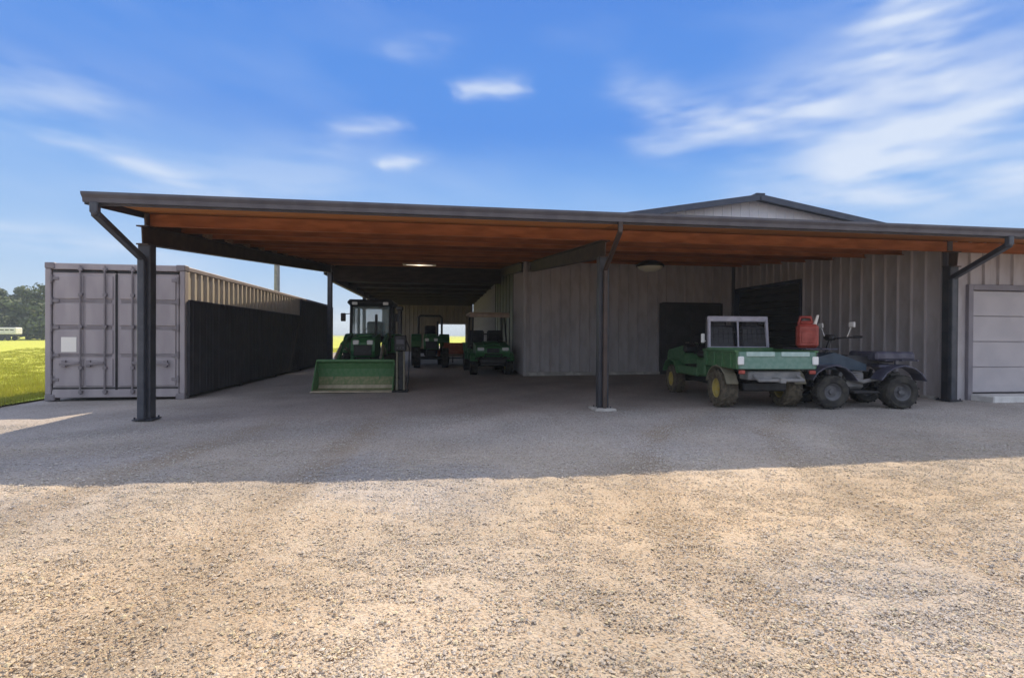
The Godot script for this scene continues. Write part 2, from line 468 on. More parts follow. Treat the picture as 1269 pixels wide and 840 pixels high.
func make_ground() -> void:
	bump_n.seed = 3; bump_n.frequency = 0.35; bump_n.fractal_octaves = 3
	tone_n.seed = 14; tone_n.frequency = 0.22; tone_n.fractal_octaves = 4
	track_n.seed = 21; track_n.frequency = 0.9; track_n.fractal_octaves = 2
	var xs := ticks([[-900.0, -60.0, 140.0], [-60.0, -12.0, 4.0], [-12.0, 14.0, 0.08], [14.0, 60.0, 4.0], [60.0, 900.0, 140.0]])
	var ds := ticks([[-300.0, -20.0, 70.0], [-20.0, 0.0, 1.0], [0.0, 6.0, 0.05], [6.0, 14.0, 0.16], [14.0, 50.0, 2.0], [50.0, 1250.0, 150.0]])
	var nx := xs.size()
	var v := PackedVector3Array()
	var c := PackedColorArray()
	var idx := PackedInt32Array()
	for d in ds:
		for x in xs:
			v.append(V(x, gh(x) + relief(x, d), d))
			c.append(gravel_tone(x, d))
	for j in ds.size() - 1:
		for i in nx - 1:
			var a := j * nx + i
			idx.append_array([a, a + nx, a + 1, a + 1, a + nx, a + nx + 1])
	var arr := []
	arr.resize(Mesh.ARRAY_MAX)
	arr[Mesh.ARRAY_VERTEX] = v; arr[Mesh.ARRAY_COLOR] = c; arr[Mesh.ARRAY_INDEX] = idx
	var m := ArrayMesh.new()
	m.add_surface_from_arrays(Mesh.PRIMITIVE_TRIANGLES, arr)
	var st := SurfaceTool.new()
	st.create_from(m, 0)
	st.generate_normals()
	var g := put(st.commit(), "gravel_yard", M.gravel)
	g.set_meta("kind", "structure")
	tag(g, "broad tan limestone gravel yard in front of and under the carport roof", "gravel yard")
	g.set_meta("kind", "structure")

func make_stones() -> void:    # loose crushed stones lying on the yard
	var mb := MB.new()
	rng.seed = 77
	for i in 110:
		var p := Vector2(rng.randf() - 0.5, rng.randf() - 0.5) * 0.62
		var s := 0.003 + 0.0085 * pow(rng.randf(), 5.0)
		var t := rng.randf_range(1.15, 1.5)
		var hue := rng.randf()
		mb.col = Color(t, t * lerpf(0.86, 0.99, hue), t * lerpf(0.68, 0.97, hue))
		var six: Array[Vector3] = []
		var bas := Basis(Vector3.UP, rng.randf() * TAU) * Basis(Vector3.RIGHT, rng.randf_range(-0.5, 0.5))
		for q in [Vector3(1, 0, 0), Vector3(0, 0, 1), Vector3(-1, 0, 0), Vector3(0, 0, -1), Vector3(0, 0.55, 0), Vector3(0, -0.55, 0)]:
			six.append(Vector3(p.x, s * 0.12, p.y) + bas * (q * s * rng.randf_range(0.7, 1.3)))
		for k in 4:
			var ctr := Vector3(p.x, s * 0.12, p.y)
			for top in [4, 5]:
				mb.tri_flat(six[k], six[(k + 1) % 4], six[top], (six[k] + six[(k + 1) % 4] + six[top]) / 3.0 - ctr)
	var mesh := mb.mesh()
	var spots: Array[Transform3D] = []
	var cols: Array[Color] = []
	for i in 10500:
		var d := 0.9 + 7.0 * pow(rng.randf(), 1.6)
		var x := rng.randf_range(-1.25, 1.6) * (d + 1.0)
		if absf(x) > 11.5: continue
		var thin := tone_n.get_noise_2d(x * 2.0 + 30.0, d * 2.0)
		if thin < -0.22 - 0.4 * rng.randf(): continue
		if rut(x, d) > 0.35 and rng.randf() < 0.75: continue
		spots.append(Transform3D(Basis(Vector3.UP, rng.randf() * TAU).scaled(Vector3.ONE * rng.randf_range(0.75, 1.25)), V(x, gh(x) + relief(x, d), d)))
		var c := gravel_tone(x, d)
		cols.append(c * rng.randf_range(0.95, 1.15))
	var mm := MultiMesh.new()
	mm.transform_format = MultiMesh.TRANSFORM_3D
	mm.use_colors = true
	mm.mesh = mesh
	mm.instance_count = spots.size()
	for i in spots.size():
		mm.set_instance_transform(i, spots[i])
		mm.set_instance_color(i, cols[i])
	var o := MultiMeshInstance3D.new()
	o.name = "loose_stones"
	o.multimesh = mm
	o.material_override = M.stone
	add_child(o, true)
	tag(o, "loose crushed stones scattered over the gravel yard", "gravel")
	o.set_meta("kind", "stuff")

func grass_sheet(x0: float, x1: float, d0: float, d1: float) -> MB:
	var mb := MB.new()
	var n := 40
	var last := []
	for i in n + 1:    # the front edge is ragged
		var x := lerpf(x0, x1, float(i) / n)
		last.append(Vector2(x, d0 + 0.4 * sin(x * 1.7) + 0.25 * sin(x * 4.3)))
	for i in n:
		var a: Vector2 = last[i]
		var b: Vector2 = last[i + 1]
		mb.quad(V(a.x, gh(a.x) + 0.03, a.y), V(b.x, gh(b.x) + 0.03, b.y), V(b.x, gh(b.x) + 0.03, d1), V(a.x, gh(a.x) + 0.03, d1), Vector3.UP)
		mb.quad(V(a.x, gh(a.x) - 0.02, a.y - 0.05), V(b.x, gh(b.x) - 0.02, b.y - 0.05), V(b.x, gh(b.x) + 0.03, b.y), V(a.x, gh(a.x) + 0.03, a.y), Vector3(0, 0.5, 1))
	return mb

func make_grass() -> void:
	var mb := grass_sheet(-48.0, -7.55, 10.2, 900.0)
	var far := grass_sheet(-900.0, -48.0, 10.2, 900.0)
	var rear := grass_sheet(-7.55, 900.0, 62.0, 900.0)
	for o in [far, rear]:
		mb.v.append_array(o.v); mb.n.append_array(o.n); mb.c.append_array(o.c)
	var g := build(mb, "grass_field", M.grass)
	tag(g, "wide yellow-green mown field beyond the gravel and the container", "field")
	g.set_meta("kind", "structure")
	var t := MB.new()
	rng.seed = 12
	for i in 26:
		var p := Vector3(rng.randf() - 0.5, 0, rng.randf() - 0.5) * 0.3
		var lean := Vector3(rng.randf() - 0.5, 0, rng.randf() - 0.5) * 0.07
		var h := rng.randf_range(0.035, 0.085)
		var w := Vector3(rng.randf() - 0.5, 0, rng.randf() - 0.5).normalized() * 0.005
		var s := rng.randf_range(0.75, 1.2)
		t.col = Color(0.36 * s, 0.385 * s, 0.06 * s).lerp(Color(0.36, 0.29, 0.11), rng.randf() * 0.5)
		t.tri_flat(p - w, p + w, p + lean + Vector3.UP * h, Vector3(0.3, 1, 1))
	var mm := MultiMesh.new()
	mm.transform_format = MultiMesh.TRANSFORM_3D
	mm.mesh = t.mesh()
	var spots: Array[Transform3D] = []
	for i in 9000:
		var d := 10.0 + 40.0 * pow(rng.randf(), 2.0)
		var x := -7.7 - rng.randf() * (d * 0.55)
		if d < 10.2 + 0.4 * sin(x * 1.7) + 0.25 * sin(x * 4.3): continue
		spots.append(Transform3D(Basis(Vector3.UP, rng.randf() * TAU).scaled(Vector3.ONE * rng.randf_range(0.8, 1.4)), V(x, gh(x) + 0.028, d)))
	mm.instance_count = spots.size()
	for i in spots.size():
		mm.set_instance_transform(i, spots[i])
	var o := MultiMeshInstance3D.new()
	o.name = "grass"
	o.multimesh = mm
	o.material_override = M.blade
	add_child(o, true)
	tag(o, "short grass blades growing along the near edge of the field", "grass")
	o.set_meta("kind", "stuff")

# ---------------------------------------------------------------- building pieces
# one ribbed metal sheet standing along u from u0 to u1 (the far end of its ribs faces out)
func ribbed(mb: MB, o: Vector3, u: Vector3, out: Vector3, u0: float, u1: float, bottom: Callable, top: Callable, rib := 0.042) -> void:
	var cuts := [0.0, 0.125, 0.14, 0.165, 0.18, 0.305]
	var prof: Array[Vector2] = []
	var at := u0
	while at < u1 - 0.001:
		for k in 5:
			var p: float = at + cuts[k]
			if p < u1: prof.append(Vector2(p, rib if k == 2 or k == 3 else 0.0))
		at += 0.305
	prof.append(Vector2(u1, 0.0))
	for i in prof.size() - 1:
		var a := prof[i]
		var b := prof[i + 1]
		var mid := (a.x + b.x) * 0.5
		var bo: float = bottom.call(mid)
		var ta: float = top.call(a.x)
		var tb: float = top.call(b.x)
		if tb <= bo and ta <= bo: continue
		var A := o + u * a.x + out * a.y
		var B := o + u * b.x + out * b.y
		mb.quad(A + Vector3.UP * bo, B + Vector3.UP * bo, B + Vector3.UP * tb, A + Vector3.UP * ta, out)
		if a.y > 0.0 and b.y > 0.0:
			mb.quad(A + Vector3.UP * bo - out * rib, B + Vector3.UP * bo - out * rib, B + Vector3.UP * bo, A + Vector3.UP * bo, Vector3.DOWN)

func wall_of_sheets(parent: Node, called: String, mat: Material, o: Vector3, u: Vector3, out: Vector3, length: float, bottom: Callable, top: Callable, rib := 0.042) -> void:
	var k := int(ceil(length / 0.915 - 0.001))
	for i in k:
		var mb := MB.new()
		var u0 := i * 0.915
		var u1 := minf((i + 1) * 0.915, length)
		ribbed(mb, o + out * (0.002 if i % 2 else 0.0), u, out, u0, u1, bottom, top, rib)
		if mb.v.size(): build(mb, called, mat, parent)

const DP := 8.25        # depth of the post line
const DF := 7.0         # depth of the roof's front edge
const HF := 2.895        # height of that edge
const SL := 0.0877      # pitch of the carport roof
const XL := -4.25       # left post
const XM := 2.63        # middle post
const XR := 9.13        # right post
const DB := 15.3        # barn's front wall
const XE := 17.3        # right end of the building

func roof_h(d: float) -> float:
	return HF + SL * (d - DF)

func make_barn() -> void:
	var b := thing("barn", "large grey-lavender ribbed metal barn with low gable behind the carport", "barn", Vector3.ZERO)
	var rx := 9.78
	var rh := 5.58
	var ps := 0.168
	var gable := func(x: float) -> float: return rh - ps * absf(x - rx) - 0.06
	var x0 := 2.5
	var x1 := 17.24
	# front wall under the carport roof, with the dark double door
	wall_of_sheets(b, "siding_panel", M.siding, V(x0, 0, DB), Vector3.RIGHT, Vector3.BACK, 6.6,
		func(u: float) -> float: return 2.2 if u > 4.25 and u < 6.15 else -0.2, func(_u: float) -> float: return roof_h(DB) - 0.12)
	# the gable above that roof, in the lightened copy of the siding
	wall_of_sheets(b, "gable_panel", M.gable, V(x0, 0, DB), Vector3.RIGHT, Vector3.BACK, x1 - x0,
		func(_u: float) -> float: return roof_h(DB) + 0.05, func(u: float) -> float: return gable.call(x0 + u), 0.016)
	# left wall, running away from the photographer
	wall_of_sheets(b, "siding_panel", M.siding, V(x0, 0, DB), Vector3.FORWARD, Vector3.LEFT, 24.7,
		func(u: float) -> float: return 3.7 if u > 2.5 and u < 8.5 else -0.2, func(_u: float) -> float: return gable.call(x0))
	# the wing on the right: its inner wall (facing the parked machines) and its front
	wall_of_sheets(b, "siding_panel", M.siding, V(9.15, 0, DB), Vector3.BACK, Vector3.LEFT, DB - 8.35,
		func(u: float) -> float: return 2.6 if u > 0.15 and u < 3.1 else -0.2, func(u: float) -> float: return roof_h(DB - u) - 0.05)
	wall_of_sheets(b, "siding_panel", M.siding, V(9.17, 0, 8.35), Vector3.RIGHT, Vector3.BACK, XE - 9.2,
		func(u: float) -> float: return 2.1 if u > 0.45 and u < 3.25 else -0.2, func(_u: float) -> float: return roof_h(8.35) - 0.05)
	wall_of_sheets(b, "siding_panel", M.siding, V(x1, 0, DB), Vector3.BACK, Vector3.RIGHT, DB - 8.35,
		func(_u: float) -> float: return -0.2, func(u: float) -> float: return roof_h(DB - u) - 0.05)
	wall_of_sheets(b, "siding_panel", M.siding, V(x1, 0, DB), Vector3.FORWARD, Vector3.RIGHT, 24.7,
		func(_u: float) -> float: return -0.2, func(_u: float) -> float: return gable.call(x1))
	wall_of_sheets(b, "siding_panel", M.siding, V(x0, 0, 40.0), Vector3.RIGHT, Vector3.FORWARD, x1 - x0,
		func(_u: float) -> float: return -0.2, func(u: float) -> float: return gable.call(x0 + u))
	# concrete foundation strips, just proud of the sheets
	for f in [[V(x0, 0, DB - 0.02), V(6.72, 0, DB - 0.02)], [V(9.13, 0, 15.2), V(9.13, 0, 8.5)]]:
		var mb := MB.new()
		mb.bar(f[0] + Vector3.UP * 0.02, f[1] + Vector3.UP * 0.02, 0.1, 0.2, 0.01)
		build(mb, "foundation_strip", M.concrete, b)
	# corner and base trim
	for f in [[V(x0 - 0.02, 0.0, DB - 0.02), 3.6], [V(9.1, 0.0, DB - 0.06), 3.6], [V(9.155, 0.0, 8.33), 3.0]]:
		var mb := MB.new()
		mb.box(f[0] + Vector3.UP * f[1] * 0.5, Vector3(0.11, f[1], 0.11), 0.01)
		build(mb, "corner_trim", M.siding if f[0].x < 9.0 else M.trim, b)
	# roof: two slopes of standing sheets with a ridge cap, rake trim in navy
	for s in [-1.0, 1.0]:
		for i in 27:
			var mb := MB.new()
			var d0 := DB - 0.35 + i * 0.93
			var w := 0.926
			var xe: float = rx + s * 7.75
			var he := rh - ps * 7.75
			mb.quad(V(rx, rh, d0), V(rx, rh, d0 + w), V(xe, he, d0 + w), V(xe, he, d0), Vector3.UP)
			mb.quad(V(rx, rh - 0.05, d0), V(rx, rh - 0.05, d0 + w), V(xe, he - 0.05, d0 + w), V(xe, he - 0.05, d0), Vector3.DOWN)
			mb.quad(V(xe, he, d0), V(xe, he, d0 + w), V(xe, he - 0.05, d0 + w), V(xe, he - 0.05, d0), Vector3(s, 0, 0))
			mb.bar(V(rx, rh + 0.02, d0 + 0.02), V(xe, he + 0.02, d0 + 0.02), 0.04, 0.04)
			build(mb, "roof_sheet", M.roof, b)
		var mb2 := MB.new()
		mb2.bar(V(rx - s * 0.02, rh - 0.05, DB - 0.38), V(rx + s * 7.8, rh - 0.05 - ps * 7.82, DB - 0.38), 0.03, 0.19, 0.008)
		build(mb2, "rake_trim", M.navy, b)
	var rc := MB.new()
	rc.bar(V(rx, rh + 0.05, DB - 0.4), V(rx, rh + 0.05, 40.3), 0.3, 0.05, 0.01)
	build(rc, "ridge_cap", M.navy, b)
	# dark double door in the front wall
	for i in 2:
		var mb := MB.new()
		var cx := 7.235 + i * 0.95
		mb.box(V(cx, 1.08, DB - 0.01), Vector3(0.94, 2.22, 0.05), 0.006)
		for q in [[0.3, 0.7], [1.25, 0.75]]:
			mb.box(V(cx, q[0] + q[1] * 0.5, DB - 0.04), Vector3(0.66, q[1], 0.02), 0.006)
		var door := build(mb, "door_leaf", M.door_dark, b)
		var hb := MB.new()
		hb.tube(V(cx + (0.38 if i == 0 else -0.38), 1.02, DB - 0.035), V(cx + (0.38 if i == 0 else -0.38), 1.02, DB - 0.09), 0.012, 0.012, 8)
		hb.bar(V(cx + (0.39 if i == 0 else -0.39), 1.02, DB - 0.09), V(cx + (0.27 if i == 0 else -0.27), 1.02, DB - 0.09), 0.02, 0.02, 0.004)
		build(hb, "handle", M.steel, door)
	var df := MB.new()
	for q in [6.725, 8.695]:
		df.box(V(q, 1.08, DB - 0.03), Vector3(0.07, 2.32, 0.13), 0.006)
	df.box(V(7.71, 2.225, DB - 0.03), Vector3(1.9, 0.07, 0.13), 0.006)
	build(df, "door_frame", M.door_dark, b)
	# dark roll-up door in the wing's inner wall
	var rd := MB.new()
	for i in 13:
		rd.box(V(9.26, 0.1 + i * 0.2, DB - 1.62), Vector3(0.04, 0.188, 2.93), 0.015)
	build(rd, "roller_door", M.door_dark, b)
	var rf := MB.new()
	for q in [DB - 0.12, DB - 3.13]:
		rf.box(V(9.16, 1.28, q), Vector3(0.16, 2.7, 0.08), 0.006)
	rf.box(V(9.16, 2.65, DB - 1.625), Vector3(0.16, 0.09, 3.1), 0.006)
	build(rf, "roller_door_frame", M.navy, b)
	# added dark door, sized to darken the left wall in place of shade
	var sd := MB.new()
	sd.box(V(x0 + 0.02, 1.8, DB + 5.5), Vector3(0.06, 3.8, 6.0), 0.01)
	for i in 7:
		sd.box(V(x0 - 0.02, 1.8, DB + 2.55 + i * 0.98), Vector3(0.03, 3.75, 0.06), 0.006)
	build(sd, "added_dark_door", M.door_dark, b)
	var sr := MB.new()
	sr.box(V(x0 - 0.06, 3.74, DB + 5.5), Vector3(0.08, 0.1, 6.4), 0.01)
	build(sr, "added_door_track", M.trim, b)
	# pale sectional door at the right, four sections in a dark frame
	for i in 4:
		var mb := MB.new()
		var h0 := 0.20 + i * 0.472
		mb.box(V(11.02, h0 + 0.234, 8.39), Vector3(2.7, 0.467, 0.05), 0.012)
		mb.box(V(11.02, h0 + 0.12, 8.364), Vector3(2.66, 0.012, 0.008))
		mb.box(V(11.02, h0 + 0.38, 8.364), Vector3(2.66, 0.012, 0.008))
		build(mb, "door_section", M.door_pale, b)
	var gs := MB.new()
	gs.box(V(11.02, 0.19, 8.395), Vector3(2.7, 0.03, 0.04), 0.01)
	build(gs, "door_seal", M.black, b)
	var gf := MB.new()
	for q in [9.615, 12.42]:
		gf.box(V(q, 1.06, 8.335), Vector3(0.1, 2.26, 0.1), 0.006)
	gf.box(V(11.02, 2.14, 8.335), Vector3(2.71, 0.1, 0.1), 0.006)
	build(gf, "garage_frame", M.frame_grey, b)
	var ap := MB.new()
	ap.box(V(11.05, 0.07, 8.10), Vector3(2.85, 0.23, 0.44), 0.02)
	build(ap, "door_sill", M.pale_concrete, b)

func make_carport() -> void:
	var c := thing("carport", "long low carport roof of red-brown purlins on dark steel posts along the barn front", "carport", Vector3.ZERO)
	# posts with base plates
	for q in [[XL, DP], [XM, DP], [XR, DP], [XL, 20.9]]:
		var x: float = q[0]
		var d: float = q[1]
		var top := roof_h(d) - 0.5
		var mb := MB.new()
		var lo := gh(x) - 0.1
		mb.box(V(x, (lo + top) * 0.5, d), Vector3(0.17, top - lo, 0.17), 0.012)
		var p := build(mb, "post", M.post, c)
		var pl := MB.new()
		pl.box(V(x, gh(x) + 0.012, d), Vector3(0.27, 0.02, 0.27), 0.004)
		for s in [[-1, -1], [1, -1], [1, 1], [-1, 1]]:
			pl.tube(V(x + s[0] * 0.108, gh(x), d + s[1] * 0.108), V(x + s[0] * 0.108, gh(x) + 0.05, d + s[1] * 0.108), 0.012, 0.012, 6)
		build(pl, "base_plate", M.post, p)
	# rafters: I-shaped steel beams rising towards the barn
	for q in [[XL, 21.0], [XM, DB - 0.05], [XR, 8.34]]:
		var x: float = q[0]
		var d1: float = q[1]
		var d0 := 8.12
		var mb := MB.new()
		for f in [[-0.46, 0.16, 0.02], [-0.20, 0.16, 0.02], [-0.33, 0.016, 0.25]]:
			var off: float = f[0]
			mb.bar(V(x, roof_h(d0) + off - 0.05, d0), V(x, roof_h(d1) + off - 0.05, d1), f[1], f[2])
		build(mb, "rafter", M.beam, c)
	var rb := MB.new()
	for f in [[-0.46, 0.16, 0.02], [-0.20, 0.16, 0.02], [-0.33, 0.016, 0.25]]:
		rb.bar(V(XM - 0.25, roof_h(DB) + f[0] - 0.05, DB), V(XM - 0.25, roof_h(21.0) + f[0] - 0.05, 21.0), f[1], f[2])
	build(rb, "rafter", M.beam, c)
	# closure board over the left rafter
	var cl := MB.new()
	cl.bar(V(XL, roof_h(8.2) - 0.155, 8.2), V(XL, roof_h(20.95) - 0.155, 20.95), 0.03, 0.19)
	build(cl, "closure_board", M.beam, c)
	# purlins across, red primer
	rng.seed = 5
	var d := 8.3
	var k := 0
	while d < 21.0:
		var xa := XL - 0.03
		var xb := XE if d < 8.6 else (9.1 if d < DB - 0.2 else 2.45)
		if d < 8.6 or d < DB - 0.2 or d > DB + 0.3:
			var mb := MB.new()
			var h := roof_h(d) - 0.05
			mb.box(V((xa + xb) * 0.5, h - 0.1, d), Vector3(xb - xa, 0.185, 0.012))
			mb.box(V((xa + xb) * 0.5, h - 0.012, d + 0.032), Vector3(xb - xa, 0.012, 0.05))
			mb.box(V((xa + xb) * 0.5, h - 0.188, d - 0.032), Vector3(xb - xa, 0.012, 0.05))
			build(mb, "purlin", M.purlins[rng.randi() % 3], c)
			# added wood block between purlins, standing in for spots of light at the rafter
			if d > 8.5:
				var bl := MB.new()
				bl.box(V(XL + 0.16, h - 0.10, d + 0.62), Vector3(0.05, 0.11, 0.30), 0.008)
				build(bl, "light_spot_block", M.wood, c)
		d += 0.93
		k += 1
	# ceiling boards on the purlins and the metal sheets above them
	rng.seed = 31
	d = 7.08
	while d < 20.9:
		var dd := minf(d + 0.349, 21.0)
		var spans := [[XL - 0.03, XM]]
		if dd < DB + 0.1: spans.append([XM, 9.1])
		else: spans[0][1] = 2.45
		if dd < 9.4: spans.append([9.1, XE])
		var rise := Basis(Vector3.RIGHT, atan(SL))
		for sp in spans:
			var mb := MB.new()
			var drop := rng.randf() * 0.006
			mb.box(V((sp[0] + sp[1]) * 0.5, roof_h((d + dd) * 0.5) - 0.030 - drop, (d + dd) * 0.5), Vector3(sp[1] - sp[0] - 0.006, 0.018, (dd - d) - 0.009), 0.004, rise)
			build(mb, "ceiling_plank", M.ceil[rng.randi() % 4], c)
		d = dd
	var xr := XL - 0.04
	while xr < XE:
		var mb := MB.new()
		var w := minf(0.915, XE + 0.05 - xr)
		var de := 21.05 if xr < 2.45 else DB - 0.03
		mb.quad(V(xr, roof_h(DF), DF), V(xr + w, roof_h(DF), DF), V(xr + w, roof_h(de), de), V(xr, roof_h(de), de), Vector3.UP)
		mb.quad(V(xr, roof_h(DF) - 0.018, DF), V(xr + w, roof_h(DF) - 0.018, DF), V(xr + w, roof_h(de) - 0.018, de), V(xr, roof_h(de) - 0.018, de), Vector3.DOWN)
		mb.quad(V(xr, roof_h(DF), DF), V(xr + w, roof_h(DF), DF), V(xr + w, roof_h(DF) - 0.018, DF), V(xr, roof_h(DF) - 0.018, DF), Vector3.BACK)
		for r in 3:
			var rx := xr + 0.15 + 0.305 * r
			mb.bar(V(rx, roof_h(DF + 0.12) + 0.012, DF + 0.12), V(rx, roof_h(de) + 0.012, de), 0.05, 0.026)
		build(mb, "roof_sheet", M.roof, c)
		xr += 0.915
	# front fascia, gutter and rake trim
	var fa := MB.new()
	fa.box(V((XL - 0.03 + XE) * 0.5, HF - 0.065, DF + 0.02), Vector3(XE - XL + 0.03, 0.13, 0.03), 0.006)
	build(fa, "fascia", M.trim, c)
	var gu := MB.new()
	var gp := PackedVector2Array([Vector2(0, 0.0), Vector2(0.0, -0.12), Vector2(0.075, -0.12), Vector2(0.085, -0.07), Vector2(0.115, -0.03), Vector2(0.115, 0.0), Vector2(0.1, 0.0), Vector2(0.1, -0.02), Vector2(0.07, -0.1), Vector2(0.012, -0.1), Vector2(0.012, 0.0)])
	gu.prism(gp, V((XL - 0.03 + XE) * 0.5, HF + 0.006, DF - 0.002), Vector3.BACK, Vector3.UP, XE - XL + 0.04)
	build(gu, "gutter", M.trim, c)
	var rk := MB.new()
	rk.bar(V(XL - 0.055, roof_h(DF) - 0.06, DF), V(XL - 0.055, roof_h(21.0) - 0.06, 21.0), 0.03, 0.13, 0.006)
	build(rk, "rake_trim", M.navy, c)
	# downspouts: drop from the gutter, slant back to the post and run down it
	for x in [XL, XM, XR]:
		var mb := MB.new()
		var r := 0.048
		var xo: float = {XL: -4.16, XM: 2.46, XR: 8.72}[x]
		var xd: float = x - (0.1 if x > 9.0 else 0.0)
		var pts := [V(xo, HF - 0.11, DF - 0.055), V(xo, HF - 0.24, DF - 0.055), V(xd, 2.28, DP - 0.135), V(xd, gh(x) + 0.03, DP - 0.135)]
		if x == XM: r = 0.034
		for i in pts.size() - 1:
			mb.bar(pts[i], pts[i + 1], r * 1.9, r * 1.7, 0.01)
			if i > 0: mb.ball(pts[i], r * 1.05)
		build(mb, "downspout", M.beam if x == XM else M.pipe, c)
	# concrete pad under the middle post
	var pad := MB.new()
	pad.box(V(XM, gh(XM) - 0.02, DP - 0.02), Vector3(0.36, 0.1, 0.42), 0.02)
	build(pad, "footing_pad", M.concrete, c)

func make_rear_shed() -> void:
	var s := thing("rear_shed", "deep dim flat-ceilinged machine shed behind the left bay, open at its far end", "shed", Vector3.ZERO)
	var x0 := XL - 0.1
	var x1 := 2.44
	var de := 40.0
	for q in [30.0, 39.8]:
		var mb := MB.new()
		mb.box(V(XL, 1.62, q), Vector3(0.17, 3.4, 0.17), 0.012)
		build(mb, "post", M.post, s)
	var bm := MB.new()
	bm.box(V(XL, 3.42, (21.3 + de) * 0.5), Vector3(0.16, 0.26, de - 21.3))
	build(bm, "eave_beam", M.beam, s)
	for i in 8:
		var d0 := 21.1 + i * 2.3625
		for j in 3:
			var mb := MB.new()
			var xa := x0 + j * 2.26
			var xb := minf(xa + 2.255, x1)
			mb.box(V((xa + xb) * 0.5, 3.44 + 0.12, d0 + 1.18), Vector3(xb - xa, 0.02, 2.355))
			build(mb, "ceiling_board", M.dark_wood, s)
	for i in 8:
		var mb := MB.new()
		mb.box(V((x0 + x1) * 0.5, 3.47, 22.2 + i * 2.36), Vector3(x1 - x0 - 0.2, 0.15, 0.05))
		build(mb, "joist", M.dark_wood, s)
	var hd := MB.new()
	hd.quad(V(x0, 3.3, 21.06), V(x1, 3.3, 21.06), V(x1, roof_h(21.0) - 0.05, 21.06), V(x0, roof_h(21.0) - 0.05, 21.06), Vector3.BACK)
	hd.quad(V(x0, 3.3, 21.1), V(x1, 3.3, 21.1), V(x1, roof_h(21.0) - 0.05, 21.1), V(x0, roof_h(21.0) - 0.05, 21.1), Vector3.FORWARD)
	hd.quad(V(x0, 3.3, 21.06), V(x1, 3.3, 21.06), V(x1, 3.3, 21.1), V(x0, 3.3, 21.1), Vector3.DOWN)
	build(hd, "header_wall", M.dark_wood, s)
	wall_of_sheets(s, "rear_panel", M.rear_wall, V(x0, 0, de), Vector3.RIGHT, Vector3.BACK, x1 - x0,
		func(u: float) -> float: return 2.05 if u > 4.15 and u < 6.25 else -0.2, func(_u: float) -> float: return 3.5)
	var of := MB.new()
	for q in [-0.22, 1.93]:
		of.box(V(q, 1.0, de), Vector3(0.12, 2.2, 0.16), 0.01)
	of.box(V(0.855, 2.1, de), Vector3(2.03, 0.12, 0.16), 0.01)
	build(of, "opening_frame", M.grey, s)
	for i in 8:
		var mb := MB.new()
		var xa := x0 - 0.15 + i * 0.87
		var w := minf(0.866, x1 - xa)
		mb.quad(V(xa, 3.75 + (xa - x0) * 0.07, 21.06), V(xa + w, 3.75 + (xa + w - x0) * 0.07, 21.06), V(xa + w, 3.75 + (xa + w - x0) * 0.07, de + 0.3), V(xa, 3.75 + (xa - x0) * 0.07, de + 0.3), Vector3.UP)
		mb.quad(V(xa, 3.72 + (xa - x0) * 0.07, 21.06), V(xa + w, 3.72 + (xa + w - x0) * 0.07, 21.06), V(xa + w, 3.72 + (xa + w - x0) * 0.07, de + 0.3), V(xa, 3.72 + (xa - x0) * 0.07, de + 0.3), Vector3.DOWN)
		build(mb, "roof_sheet", M.roof, s)
	var ev := MB.new()
	ev.box(V(x0 - 0.16, 3.66, 30.7), Vector3(0.03, 0.24, 19.3))
	build(ev, "eave_trim", M.navy, s)

